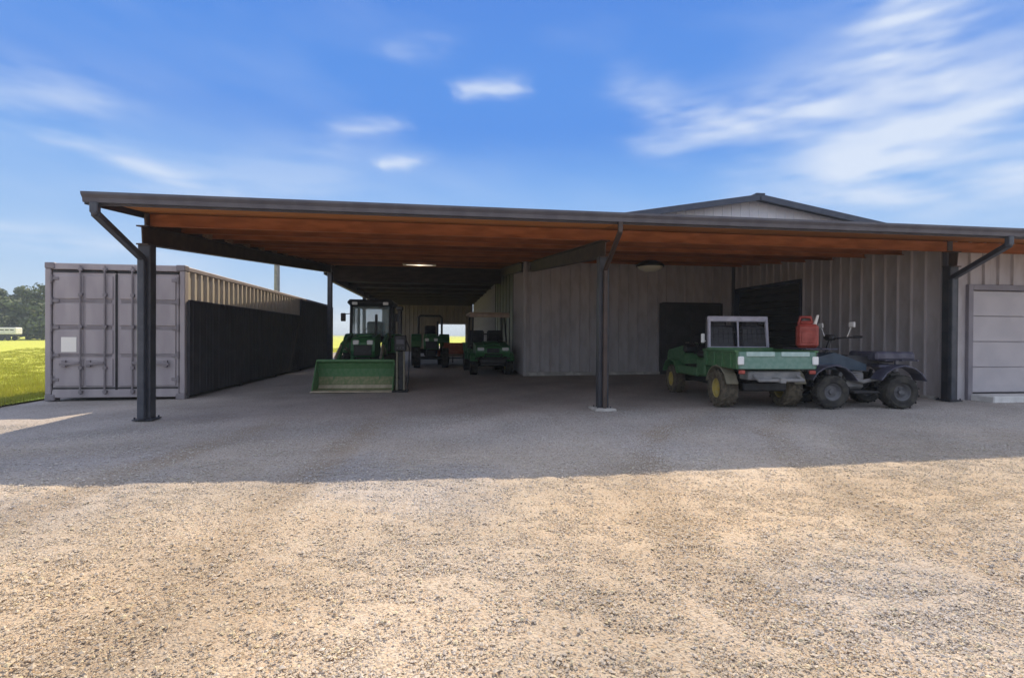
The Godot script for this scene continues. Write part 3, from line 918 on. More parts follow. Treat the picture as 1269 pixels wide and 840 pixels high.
# ---------------------------------------------------------------- container
func make_container() -> void:
	var L := 13.7
	var W := 2.438
	var H := 2.60
	var o := thing("shipping_container", "long grey steel shipping container with closed end doors and a pale sticker", "shipping container", V(-6.12, gh(-6.1) - 0.0, 10.82))
	# local: x right, y up, front doors at z = 0, running back along -z
	var fr := MB.new()
	for sx in [-1.0, 1.0]:
		for z in [-0.08, -L + 0.08]:
			fr.box(Vector3(sx * (W / 2 - 0.05), H / 2, z), Vector3(0.1, H - 0.24, 0.15), 0.012)
		fr.box(Vector3(sx * (W / 2 - 0.04), 0.16, -L / 2), Vector3(0.07, 0.16, L - 0.32), 0.012)
		fr.box(Vector3(sx * (W / 2 - 0.04), H - 0.06, -L / 2), Vector3(0.07, 0.09, L - 0.32), 0.012)
	for z in [-0.08, -L + 0.08]:
		fr.box(Vector3(0, 0.13, z), Vector3(W - 0.22, 0.15, 0.13), 0.012)
		fr.box(Vector3(0, H - 0.07, z), Vector3(W - 0.22, 0.12, 0.13), 0.012)
	build(fr, "frame", M.container, o)
	for sx in [-1.0, 1.0]:
		for y in [0.06, H - 0.06]:
			for z in [-0.085, -L + 0.085]:
				var cc := MB.new()
				cc.box(Vector3(sx * (W / 2 - 0.08), y, z), Vector3(0.17, 0.119, 0.178), 0.014)
				build(cc, "corner_casting", M.container_dark, o)
	# corrugated sides, back and roof
	for sx in [-1.0, 1.0]:
		var sd := MB.new()
		var z := -0.16
		var xs: float = sx * (W / 2 - 0.012)
		var xi: float = sx * (W / 2 - 0.05)
		while z > -L + 0.4:
			var seq := [[0.0, xs], [0.072, xs], [0.14, xi], [0.21, xi], [0.278, xs]]
			for k in 4:
				var a := Vector3(seq[k][1], 0.24, z - seq[k][0])
				var b := Vector3(seq[k + 1][1], 0.24, z - seq[k + 1][0])
				var up := Vector3.UP * (H - 0.24 - 0.105)
				sd.quad(a, b, b + up, a + up, Vector3(sx, 0, 0))
			z -= 0.278
		sd.box(Vector3(sx * (W / 2 - 0.03), H / 2, (z - L + 0.15) * 0.5), Vector3(0.02, H - 0.3, absf(z + L - 0.15) + 0.02))
		build(sd, "side_wall", M.container_side, o)
	var bk := MB.new()
	bk.box(Vector3(0, H / 2, -L + 0.07), Vector3(W - 0.2, H - 0.36, 0.04))
	build(bk, "end_wall", M.container_side, o)
	var rf := MB.new()
	rf.box(Vector3(0, H - 0.035, -L / 2), Vector3(W - 0.15, 0.03, L - 0.3))
	build(rf, "roof", M.container_side, o)
	var un := MB.new()
	un.box(Vector3(0, 0.14, -L / 2), Vector3(W - 0.15, 0.04, L - 0.3))
	build(un, "floor", M.container_dark, o)
	# two door leaves with pressed rows, hinges and locking rods
	var lw := (W - 0.24) / 2.0
	for i in 2:
		var cx: float = (-lw / 2 - 0.004) if i == 0 else (lw / 2 + 0.004)
		var lf := MB.new()
		lf.box(Vector3(cx, H / 2, -0.05), Vector3(lw - 0.012, H - 0.36, 0.04), 0.008)
		var rows := [[0.27, 0.80], [0.88, 1.34], [1.42, 1.84], [1.92, 2.36]]
		for r in rows:
			for q in [-0.25, 0.25]:
				lf.box(Vector3(cx + q * (lw - 0.06), (r[0] + r[1]) * 0.5, -0.022), Vector3(lw * 0.5 - 0.07, r[1] - r[0], 0.028), 0.012)
		var leaf := build(lf, "door_leaf", M.container, o)
		var gs := MB.new()
		gs.box(Vector3(cx, H - 0.165, -0.035), Vector3(lw - 0.03, 0.03, 0.03))
		gs.box(Vector3(cx, 0.235, -0.035), Vector3(lw - 0.03, 0.03, 0.03))
		gs.box(Vector3(0.012 if i else -0.012, H / 2, -0.028), Vector3(0.016, H - 0.4, 0.02))
		build(gs, "door_seal", M.black, leaf)
		for q in [0.86, 1.38, 1.88]:
			var gm := MB.new()
			gm.box(Vector3(cx, q, -0.026), Vector3(lw - 0.16, 0.05, 0.012))
			build(gm, "door_groove", M.container_dark, leaf)
		for q in ([-0.60, -0.18] if i == 0 else [0.30, 0.62]):
			var rod := MB.new()
			rod.tube(Vector3(q, 0.12, 0.022), Vector3(q, H - 0.05, 0.022), 0.017, 0.017, 10)
			for y in [0.17, 0.62, 1.4, 2.0, H - 0.12]:
				rod.box(Vector3(q, y, 0.012), Vector3(0.07, 0.06, 0.05), 0.008)
			var rr := build(rod, "locking_rod", M.container_dark, leaf)
			var hd := MB.new()
			var dx: float = 0.34 if i else -0.34
			hd.bar(Vector3(q, 0.72, 0.05), Vector3(q + dx, 0.69, 0.05), 0.018, 0.05, 0.004)
			hd.box(Vector3(q + dx * 0.8, 0.7, 0.03), Vector3(0.07, 0.13, 0.04), 0.006)
			build(hd, "handle", M.container_dark, rr)
		for y in [0.4, 0.86, 1.38, 1.88, 2.3]:
			var hg := MB.new()
			var hx: float = cx + (-lw / 2 if i == 0 else lw / 2)
			hg.tube(Vector3(hx, y - 0.07, 0.0), Vector3(hx, y + 0.07, 0.0), 0.022, 0.022, 8)
			hg.box(Vector3(hx + (0.06 if i == 0 else -0.06), y, -0.01), Vector3(0.13, 0.06, 0.022), 0.005)
			build(hg, "hinge", M.container_dark, leaf)
	var sk := MB.new()
	sk.box(Vector3(-0.81, 1.06, -0.005), Vector3(0.26, 0.28, 0.006))
	build(sk, "sticker", M.sticker, o)

func make_added_screen() -> void:  # added sheets whose dark colour stands in for shade on the container
	var o := thing("added_dark_screen", "added dark screen in place of shade on the container side, taller towards its rear", "added_screen", V(-4.86, gh(-4.9), 10.9), 0.0)
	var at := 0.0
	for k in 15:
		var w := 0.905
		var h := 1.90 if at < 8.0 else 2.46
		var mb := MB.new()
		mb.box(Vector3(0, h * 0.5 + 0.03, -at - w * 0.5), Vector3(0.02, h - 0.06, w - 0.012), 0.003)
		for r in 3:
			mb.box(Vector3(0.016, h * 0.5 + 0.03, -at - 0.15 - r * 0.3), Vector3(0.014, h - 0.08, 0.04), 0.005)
		build(mb, "added_screen_panel", M.charcoal, o)
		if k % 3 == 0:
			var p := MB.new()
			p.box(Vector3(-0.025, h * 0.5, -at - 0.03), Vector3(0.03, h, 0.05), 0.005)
			build(p, "added_screen_post", M.charcoal, o)
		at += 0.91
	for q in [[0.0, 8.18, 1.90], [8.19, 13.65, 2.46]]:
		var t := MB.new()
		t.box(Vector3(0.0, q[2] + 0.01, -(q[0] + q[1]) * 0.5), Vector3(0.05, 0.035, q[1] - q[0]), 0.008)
		build(t, "added_screen_rail", M.charcoal, o)

# ---------------------------------------------------------------- vehicles (local: front towards +z, ground at y = 0)
func wheel(parent: Node, at: Vector3, r: float, w: float, tyre_mat: Material, rim_mat: Material, rim_share := 0.55, lugs := 18, side := 1.0) -> void:
	var t := MB.new()
	var ri := r * rim_share
	var h := w * 0.5
	t.lathe([Vector2(ri, -h * 0.8), Vector2(ri * 1.15, -h), Vector2(r * 0.86, -h), Vector2(r * 0.95, -h * 0.8), Vector2(r * 0.97, -h * 0.3), Vector2(r * 0.97, h * 0.3), Vector2(r * 0.95, h * 0.8), Vector2(r * 0.86, h), Vector2(ri * 1.15, h), Vector2(ri, h * 0.8)], at, Vector3.RIGHT, 28)
	for i in lugs:
		for s in [-1.0, 1.0]:
			var a: float = TAU * (i + (0.25 if s > 0 else -0.25)) / lugs
			var rad := Vector3(0, sin(a), cos(a))
			var tan := Vector3(0, cos(a), -sin(a))
			var bas := Basis(Vector3.RIGHT, rad, Vector3.RIGHT.cross(rad)) * Basis(Vector3.UP, 0.6 * s)
			t.box(at + rad * (r * 0.965) + Vector3.RIGHT * (s * h * 0.48), Vector3(h * 1.0, r * 0.075, r * 0.11), 0.004, bas)
	var wh := build(t, "wheel", tyre_mat, parent)
	var m := MB.new()
	m.lathe([Vector2(ri * 1.04, -h * 0.82), Vector2(ri * 0.95, -h * 0.7), Vector2(ri * 0.92, h * 0.7), Vector2(ri * 1.04, h * 0.82)], at, Vector3.RIGHT, 24)
	m.lathe([Vector2(ri * 0.93, side * h * 0.55), Vector2(ri * 0.7, side * h * 0.3), Vector2(ri * 0.35, side * h * 0.35), Vector2(ri * 0.3, side * h * 0.6), Vector2(0.0, side * h * 0.62)], at, Vector3.RIGHT, 20)
	for i in 5:
		var a := TAU * i / 5
		var rad := Vector3(0, sin(a), cos(a)) * ri * 0.5
		m.tube(at + rad + Vector3.RIGHT * side * h * 0.28, at + rad + Vector3.RIGHT * side * h * 0.45, ri * 0.06, ri * 0.06, 6)
	build(m, "rim", rim_mat, wh)

func steering(parent: Node, at: Vector3, r: float, tilt: float) -> void:
	var s := MB.new()
	var ax := Vector3(0, cos(tilt), -sin(tilt))
	var fr: Array = s.frame_of(ax)
	var pts := []
	for i in 17:
		var a := TAU * i / 16
		pts.append(at + (fr[0] * cos(a) + fr[1] * sin(a)) * r)
	s.pipe(pts, 0.014, 6)
	for i in 3:
		var a := TAU * i / 3
		s.tube(at, at + (fr[0] * cos(a) + fr[1] * sin(a)) * r, 0.01, 0.01, 6)
	s.tube(at, at - ax * 0.45, 0.018, 0.022, 8)
	build(s, "steering_wheel", M.black, parent)

func seat(parent: Node, at: Vector3, w: float) -> void:
	var s := MB.new()
	s.box(at + Vector3(0, 0.06, 0), Vector3(w, 0.13, 0.45), 0.045)
	s.box(at + Vector3(0, 0.34, -0.25), Vector3(w, 0.52, 0.11), 0.045, Basis(Vector3.RIGHT, 0.16))
	build(s, "seat", M.seat, parent)

# side-by-side utility vehicle
func make_utv(called: String, label: String, at: Vector3, turn: float, canopy: bool) -> Node3D:
	var o := thing(called, label, "utility vehicle", at, turn, "green utility vehicles under the carport")
	var wb := 2.15
	for sx in [-1.0, 1.0]:
		wheel(o, Vector3(sx * 0.535, 0.29, 0), 0.29, 0.23, M.tyre if canopy else M.tyre_dusty, M.yellow, 0.52, 16, sx)
		wheel(o, Vector3(sx * 0.545, 0.31, -wb), 0.31, 0.28, M.tyre if canopy else M.tyre_dusty, M.yellow, 0.52, 16, sx)
	var ch := MB.new()
	ch.box(Vector3(0, 0.36, -1.05), Vector3(0.72, 0.14, 2.9), 0.02)
	ch.tube(Vector3(-0.44, 0.29, 0), Vector3(0.44, 0.29, 0), 0.04, 0.04)
	ch.tube(Vector3(-0.44, 0.31, -wb), Vector3(0.44, 0.31, -wb), 0.06, 0.06)
	ch.box(Vector3(0, 0.43, -1.9), Vector3(0.62, 0.3, 0.7), 0.03)
	for sx in [-1.0, 1.0]:
		ch.tube(Vector3(sx * 0.26, 0.62, 0.05), Vector3(sx * 0.42, 0.32, 0.0), 0.03, 0.03, 8)
		ch.tube(Vector3(sx * 0.2, 0.36, 0.35), Vector3(sx * 0.44, 0.27, 0.02), 0.022, 0.022, 8)
	build(ch, "chassis", M.black, o)
	# hood: a rounded nose, drawn from the side and widened
	var hd := MB.new()
	hd.prism(PackedVector2Array([Vector2(0.52, 0.58), Vector2(0.55, 0.70), Vector2(0.53, 0.82), Vector2(0.46, 0.885), Vector2(0.05, 0.94), Vector2(-0.30, 0.985), Vector2(-0.42, 0.99), Vector2(-0.42, 0.62), Vector2(0.0, 0.66), Vector2(0.25, 0.62)]), Vector3.ZERO, Vector3.BACK, Vector3.UP, 1.02)
	hd.box(Vector3(0, 0.965, -0.05), Vector3(0.5, 0.05, 0.55), 0.02, Basis(Vector3.RIGHT, 0.13))
	build(hd, "hood", M.green if canopy else M.green_dust, o)
	for sx in [-1.0, 1.0]:
		var fd := MB.new()
		for i in 7:
			var a := deg_to_rad(20 + i * 20)
			var b := deg_to_rad(40 + i * 20)
			var p := Vector3(sx * 0.56, 0.30 + sin(a) * 0.40, cos(a) * 0.42)
			var q := Vector3(sx * 0.56, 0.30 + sin(b) * 0.40, cos(b) * 0.42)
			fd.bar(p, q, 0.22, 0.03, 0.008)
		build(fd, "fender", M.green if canopy else M.green_dust, o)
		var hl := MB.new()
		hl.box(Vector3(sx * 0.37, 0.80, 0.525), Vector3(0.21, 0.10, 0.05), 0.025, Basis(Vector3.RIGHT, -0.3))
		build(hl, "headlight", M.lens, o)
	for sx in [-1.0, 1.0]:
		var rfd := MB.new()
		for i in 6:
			var a := deg_to_rad(15 + i * 25)
			var b := deg_to_rad(40 + i * 25)
			rfd.bar(Vector3(sx * 0.57, 0.31 + sin(a) * 0.38, -wb + cos(a) * 0.40), Vector3(sx * 0.57, 0.31 + sin(b) * 0.38, -wb + cos(b) * 0.40), 0.2, 0.02, 0.006)
		build(rfd, "rear_fender", M.green if canopy else M.dust, o)
	var gl := MB.new()
	gl.box(Vector3(0, 0.75, 0.545), Vector3(0.38, 0.13, 0.03), 0.012)
	for i in 4:
		gl.box(Vector3(0, 0.70 + 0.033 * i, 0.562), Vector3(0.36, 0.012, 0.012))
	build(gl, "grille", M.black, o)
	var bp := MB.new()
	bp.pipe([Vector3(-0.50, 0.5, 0.40), Vector3(-0.47, 0.53, 0.64), Vector3(0.47, 0.53, 0.64), Vector3(0.50, 0.5, 0.40)], 0.026)
	bp.pipe([Vector3(-0.25, 0.40, 0.46), Vector3(-0.25, 0.64, 0.65), Vector3(0.25, 0.64, 0.65), Vector3(0.25, 0.40, 0.46)], 0.02)
	bp.box(Vector3(0, 0.46, 0.52), Vector3(0.8, 0.16, 0.06), 0.02)
	build(bp, "bumper", M.grey if not canopy else M.black, o)
	# floor, sills and dash
	var fl := MB.new()
	fl.box(Vector3(0, 0.46, -0.78), Vector3(1.22, 0.06, 0.95), 0.015)
	fl.box(Vector3(0, 0.62, -1.42), Vector3(1.24, 0.32, 0.36), 0.03)
	for sx in [-1.0, 1.0]:
		fl.box(Vector3(sx * 0.6, 0.52, -0.8), Vector3(0.06, 0.16, 0.98), 0.02)
	build(fl, "body_tub", M.green if canopy else M.green_dust, o)
	var da := MB.new()
	da.box(Vector3(0, 0.93, -0.47), Vector3(1.1, 0.17, 0.14), 0.04)
	build(da, "dashboard", M.black, o)
	seat(o, Vector3(-0.3, 0.78, -1.28), 0.5)
	seat(o, Vector3(0.3, 0.78, -1.28), 0.5)
	steering(o, Vector3(0.3, 1.08, -0.72), 0.17, 0.9)
	# cargo box with a tailgate
	var cb := MB.new()
	cb.box(Vector3(0, 0.68, -2.22), Vector3(1.26, 0.04, 1.18), 0.008)
	for sx in [-1.0, 1.0]:
		cb.box(Vector3(sx * 0.63, 0.80, -2.22), Vector3(0.045, 0.27, 1.2), 0.012)
		cb.bar(Vector3(sx * 0.645, 0.94, -1.64), Vector3(sx * 0.645, 0.94, -2.82), 0.075, 0.035, 0.01)
		for k in 4:
			cb.box(Vector3(sx * 0.66, 0.80, -1.78 - k * 0.29), Vector3(0.03, 0.24, 0.05), 0.008)
	cb.box(Vector3(0, 0.83, -1.66), Vector3(1.22, 0.3, 0.04), 0.012)
	var box := build(cb, "cargo_box", M.green if canopy else M.green_dust, o)
	var tg := MB.new()
	tg.box(Vector3(0, 0.80, -2.82), Vector3(1.24, 0.27, 0.045), 0.012)
	build(tg, "tailgate", M.green if canopy else M.hood, box)
	for sx in [-1.0, 1.0]:
		var rl := MB.new()
		rl.box(Vector3(sx * 0.57, 0.62, -2.83), Vector3(0.1, 0.06, 0.04), 0.01)
		build(rl, "tail_light", M.red, o)
	# roll bars
	var hy := 1.84 if canopy else 1.52
	var rp := MB.new()
	for sx in [-1.0, 1.0]:
		rp.pipe([Vector3(sx * 0.56, 0.7, -1.58), Vector3(sx * 0.55, hy - 0.06, -1.50), Vector3(sx * 0.50, hy, -1.42)] + ([Vector3(sx * 0.50, hy, -0.62), Vector3(sx * 0.54, 0.98, -0.40)] if canopy else []), 0.027)
	rp.pipe([Vector3(-0.50, hy, -1.42), Vector3(0.50, hy, -1.42)], 0.027)
	rp.pipe([Vector3(-0.555, 1.25, -1.54), Vector3(0.555, 1.25, -1.54)], 0.02)
	if canopy: rp.pipe([Vector3(-0.50, hy, -0.62), Vector3(0.50, hy, -0.62)], 0.027)
	build(rp, "roll_bar", M.black, o)
	if canopy:
		var cn := MB.new()
		cn.box(Vector3(0, hy + 0.05, -1.0), Vector3(1.3, 0.09, 1.35), 0.04)
		cn.box(Vector3(0, hy - 0.02, -0.34), Vector3(1.28, 0.09, 0.04), 0.015)
		build(cn, "canopy", M.tan_canopy, o)
	else:
		# pale framed rear screen behind the seats
		var wf := MB.new()
		var tl := Vector3(-0.53, 1.49, -1.56)
		var tr := Vector3(0.53, 1.49, -1.56)
		var bl := Vector3(-0.54, 0.97, -1.60)
		var br := Vector3(0.54, 0.97, -1.60)
		wf.bar(tl + Vector3(-0.03, 0, 0), tr + Vector3(0.03, 0, 0), 0.045, 0.10, 0.015)
		wf.bar(bl, br, 0.035, 0.05, 0.01)
		wf.bar(bl, tl, 0.05, 0.06, 0.012)
		wf.bar(br, tr, 0.05, 0.06, 0.012)
		wf.bar((bl + br) * 0.5, (tl + tr) * 0.5, 0.03, 0.03, 0.008)
		var f := build(wf, "cab_frame", M.pale_frame, o)
		var pn := MB.new()
		for k in 11:
			var t := (k + 1) / 12.0
			pn.tube(bl.lerp(br, t), tl.lerp(tr, t), 0.004, 0.004, 5, false)
		for k in 5:
			var t := (k + 1) / 6.0
			pn.tube(bl.lerp(tl, t), br.lerp(tr, t), 0.004, 0.004, 5, false)
		build(pn, "mesh_screen", M.black, f)
		for sx in [-1.0, 1.0]:
			var hr := MB.new()
			hr.box(Vector3(sx * 0.3, 1.40, -1.44), Vector3(0.28, 0.16, 0.09), 0.035)
			build(hr, "headrest", M.seat, o)
			var rp2 := MB.new()
			rp2.box(Vector3(sx * 0.28, 0.90, -2.85), Vector3(0.46, 0.075, 0.02), 0.008)
			build(rp2, "tailgate_sheen", M.pale_teal, box)  # pale strip painting the glossy reflection along the tailgate top
			var rf2 := MB.new()
			rf2.box(Vector3(sx * 0.60, 0.80, -2.86), Vector3(0.10, 0.13, 0.03), 0.012)
			build(rf2, "reflector", M.lens, o)
		var lr := MB.new()
		lr.pipe([Vector3(-0.35, 0.56, -2.80), Vector3(-0.35, 0.50, -2.95), Vector3(0.35, 0.50, -2.95), Vector3(0.35, 0.56, -2.80)], 0.026)
		lr.box(Vector3(0, 0.50, -2.86), Vector3(0.09, 0.08, 0.3), 0.01)
		lr.box(Vector3(0, 0.56, -2.62), Vector3(0.86, 0.14, 0.3), 0.02)
		build(lr, "rear_bumper", M.grey, o)
		var mr := MB.new()
		mr.box(Vector3(0.61, 1.14, -1.50), Vector3(0.07, 0.17, 0.03), 0.012)
		mr.tube(Vector3(0.55, 1.08, -1.56), Vector3(0.6, 1.1, -1.52), 0.01, 0.01, 6)
		build(mr, "mirror", M.lens, o)
	return o

# quad bike
func make_quad() -> void:
	var o := thing("quad_bike", "dark navy quad bike beside the ribbed wall, red can on its front rack", "quad bike", V(6.88, gh(6.9), 8.0), deg_to_rad(-97))
	var wb := 0.56
	for sx in [-1.0, 1.0]:
		wheel(o, Vector3(sx * 0.40, 0.275, wb), 0.275, 0.2, M.tyre, M.rim_dark, 0.5, 14, sx)
		wheel(o, Vector3(sx * 0.40, 0.275, -wb), 0.275, 0.25, M.tyre, M.rim_dark, 0.5, 14, sx)
	var en := MB.new()
	en.box(Vector3(0, 0.44, 0.02), Vector3(0.3, 0.3, 0.42), 0.04)
	for i in 5:
		en.box(Vector3(0, 0.42 + 0.04 * i, 0.06), Vector3(0.36, 0.014, 0.26), 0.004)
	en.pipe([Vector3(0.18, 0.5, 0.2), Vector3(0.22, 0.42, -0.1), Vector3(0.2, 0.5, -0.5), Vector3(0.2, 0.56, -0.72)], 0.035)
	build(en, "engine", M.grey, o)
	var fr := MB.new()
	for sx in [-1.0, 1.0]:
		fr.pipe([Vector3(sx * 0.16, 0.56, 0.66), Vector3(sx * 0.17, 0.28, 0.4), Vector3(sx * 0.18, 0.26, -0.35), Vector3(sx * 0.16, 0.58, -0.66)], 0.022)
		fr.tube(Vector3(sx * 0.14, 0.6, 0.5), Vector3(sx * 0.34, 0.3, wb), 0.03, 0.03, 8)
		fr.tube(Vector3(sx * 0.14, 0.6, -0.5), Vector3(sx * 0.34, 0.3, -wb), 0.03, 0.03, 8)
		fr.box(Vector3(sx * 0.36, 0.27, 0.0), Vector3(0.22, 0.04, 0.42), 0.012)
	fr.tube(Vector3(-0.34, 0.275, wb), Vector3(0.34, 0.275, wb), 0.028, 0.028)
	fr.tube(Vector3(-0.34, 0.275, -wb), Vector3(0.34, 0.275, -wb), 0.032, 0.032)
	fr.pipe([Vector3(-0.26, 0.42, 0.84), Vector3(-0.26, 0.62, 0.86), Vector3(0.26, 0.62, 0.86), Vector3(0.26, 0.42, 0.84), Vector3(-0.26, 0.42, 0.84)], 0.018)
	build(fr, "chassis", M.black, o)
	var bd := MB.new()
	bd.prism(PackedVector2Array([Vector2(0.80, 0.60), Vector2(0.82, 0.70), Vector2(0.60, 0.83), Vector2(0.34, 0.90), Vector2(0.1, 0.82), Vector2(-0.2, 0.70), Vector2(-0.2, 0.6), Vector2(0.2, 0.62)]), Vector3.ZERO, Vector3.BACK, Vector3.UP, 0.34)
	build(bd, "body", M.blue, o)
	for sz in [1.0, -1.0]:
		for sx in [-1.0, 1.0]:
			var fd := MB.new()
			for i in 6:
				var a := deg_to_rad(25 + i * 22)
				var b := deg_to_rad(47 + i * 22)
				var r := 0.40
				fd.bar(Vector3(sx * 0.40, 0.30 + sin(a) * r, sz * wb + cos(a) * r), Vector3(sx * 0.40, 0.30 + sin(b) * r, sz * wb + cos(b) * r), 0.28, 0.02, 0.006)
			fd.box(Vector3(sx * 0.22, 0.68, sz * wb), Vector3(0.2, 0.05, 0.5), 0.015)
			build(fd, "fender", M.blue_body, o)
	var st := MB.new()
	st.prism(PackedVector2Array([Vector2(0.16, 0.80), Vector2(0.1, 0.86), Vector2(-0.2, 0.84), Vector2(-0.62, 0.90), Vector2(-0.70, 0.84), Vector2(-0.66, 0.74), Vector2(0.1, 0.70)]), Vector3.ZERO, Vector3.BACK, Vector3.UP, 0.30)
	build(st, "seat", M.seat, o)
	for q in [[0.38, 0.92, 0.96], [-0.92, -0.4, 0.78]]:
		var rk := MB.new()
		for i in 5:
			var x := -0.32 + 0.16 * i
			rk.pipe([Vector3(x, q[2], q[0]), Vector3(x, q[2], q[1])], 0.011, 6)
		for z in [q[0], (q[0] + q[1]) * 0.5, q[1]]:
			rk.pipe([Vector3(-0.36, q[2], z), Vector3(0.36, q[2], z)], 0.014, 6)
		for sx in [-1.0, 1.0]:
			rk.tube(Vector3(sx * 0.2, 0.66, (q[0] + q[1]) * 0.5), Vector3(sx * 0.2, q[2], (q[0] + q[1]) * 0.5), 0.014, 0.014, 6)
		build(rk, "rack", M.blue_body, o)
	var rb := MB.new()
	rb.box(Vector3(0, 0.85, -0.56), Vector3(0.7, 0.14, 0.66), 0.03)
	build(rb, "cargo_lid", M.blue_body, o)
	var hb := MB.new()
	hb.pipe([Vector3(-0.40, 1.16, 0.16), Vector3(-0.18, 1.14, 0.30), Vector3(0.18, 1.14, 0.30), Vector3(0.40, 1.16, 0.16)], 0.014, 8)
	hb.tube(Vector3(0, 0.84, 0.40), Vector3(0, 1.14, 0.30), 0.03, 0.025)
	hb.box(Vector3(0, 1.15, 0.31), Vector3(0.2, 0.1, 0.12), 0.03)
	build(hb, "handlebar", M.black, o)
	for sx in [-1.0, 1.0]:
		var gp := MB.new()
		gp.tube(Vector3(sx * 0.38, 1.16, 0.17), Vector3(sx * 0.50, 1.165, 0.10), 0.022, 0.02)
		build(gp, "grip", M.black, o)
		var mr := MB.new()
		mr.box(Vector3(sx * 0.42, 1.36, 0.22), Vector3(0.14, 0.09, 0.03), 0.012)
		mr.tube(Vector3(sx * 0.30, 1.16, 0.22), Vector3(sx * 0.40, 1.33, 0.22), 0.009, 0.009, 6)
		build(mr, "mirror", M.white, o)
		var hl := MB.new()
		hl.lathe([Vector2(0.075, -0.05), Vector2(0.075, 0.02), Vector2(0.06, 0.035), Vector2(0.0, 0.04)], Vector3(sx * 0.13, 0.73, 0.79), Vector3.BACK, 14)
		build(hl, "headlight", M.lens, o)

func make_fuel_can() -> void:
	# a red can standing on the quad bike's front rack
	var o := thing("fuel_can", "red plastic fuel can standing on the front rack of the quad bike", "fuel can", V(6.17, gh(6.9) + 0.975, 8.08), deg_to_rad(-30))
	var b := MB.new()
	b.box(Vector3(0, 0.20, 0), Vector3(0.33, 0.40, 0.24), 0.045)
	b.box(Vector3(0, 0.18, 0.118), Vector3(0.2, 0.2, 0.02), 0.01)
	b.box(Vector3(-0.02, 0.42, 0), Vector3(0.2, 0.07, 0.16), 0.03)
	build(b, "can_body", M.red, o)
	var h := MB.new()
	h.pipe([Vector3(-0.13, 0.39, 0), Vector3(-0.10, 0.52, 0), Vector3(0.05, 0.52, 0), Vector3(0.08, 0.42, 0)], 0.022)
	build(h, "handle", M.red, o)
	var s := MB.new()
	s.tube(Vector3(0.11, 0.38, 0.02), Vector3(0.15, 0.55, 0.06), 0.03, 0.02)
	build(s, "spout", M.sticker, o)

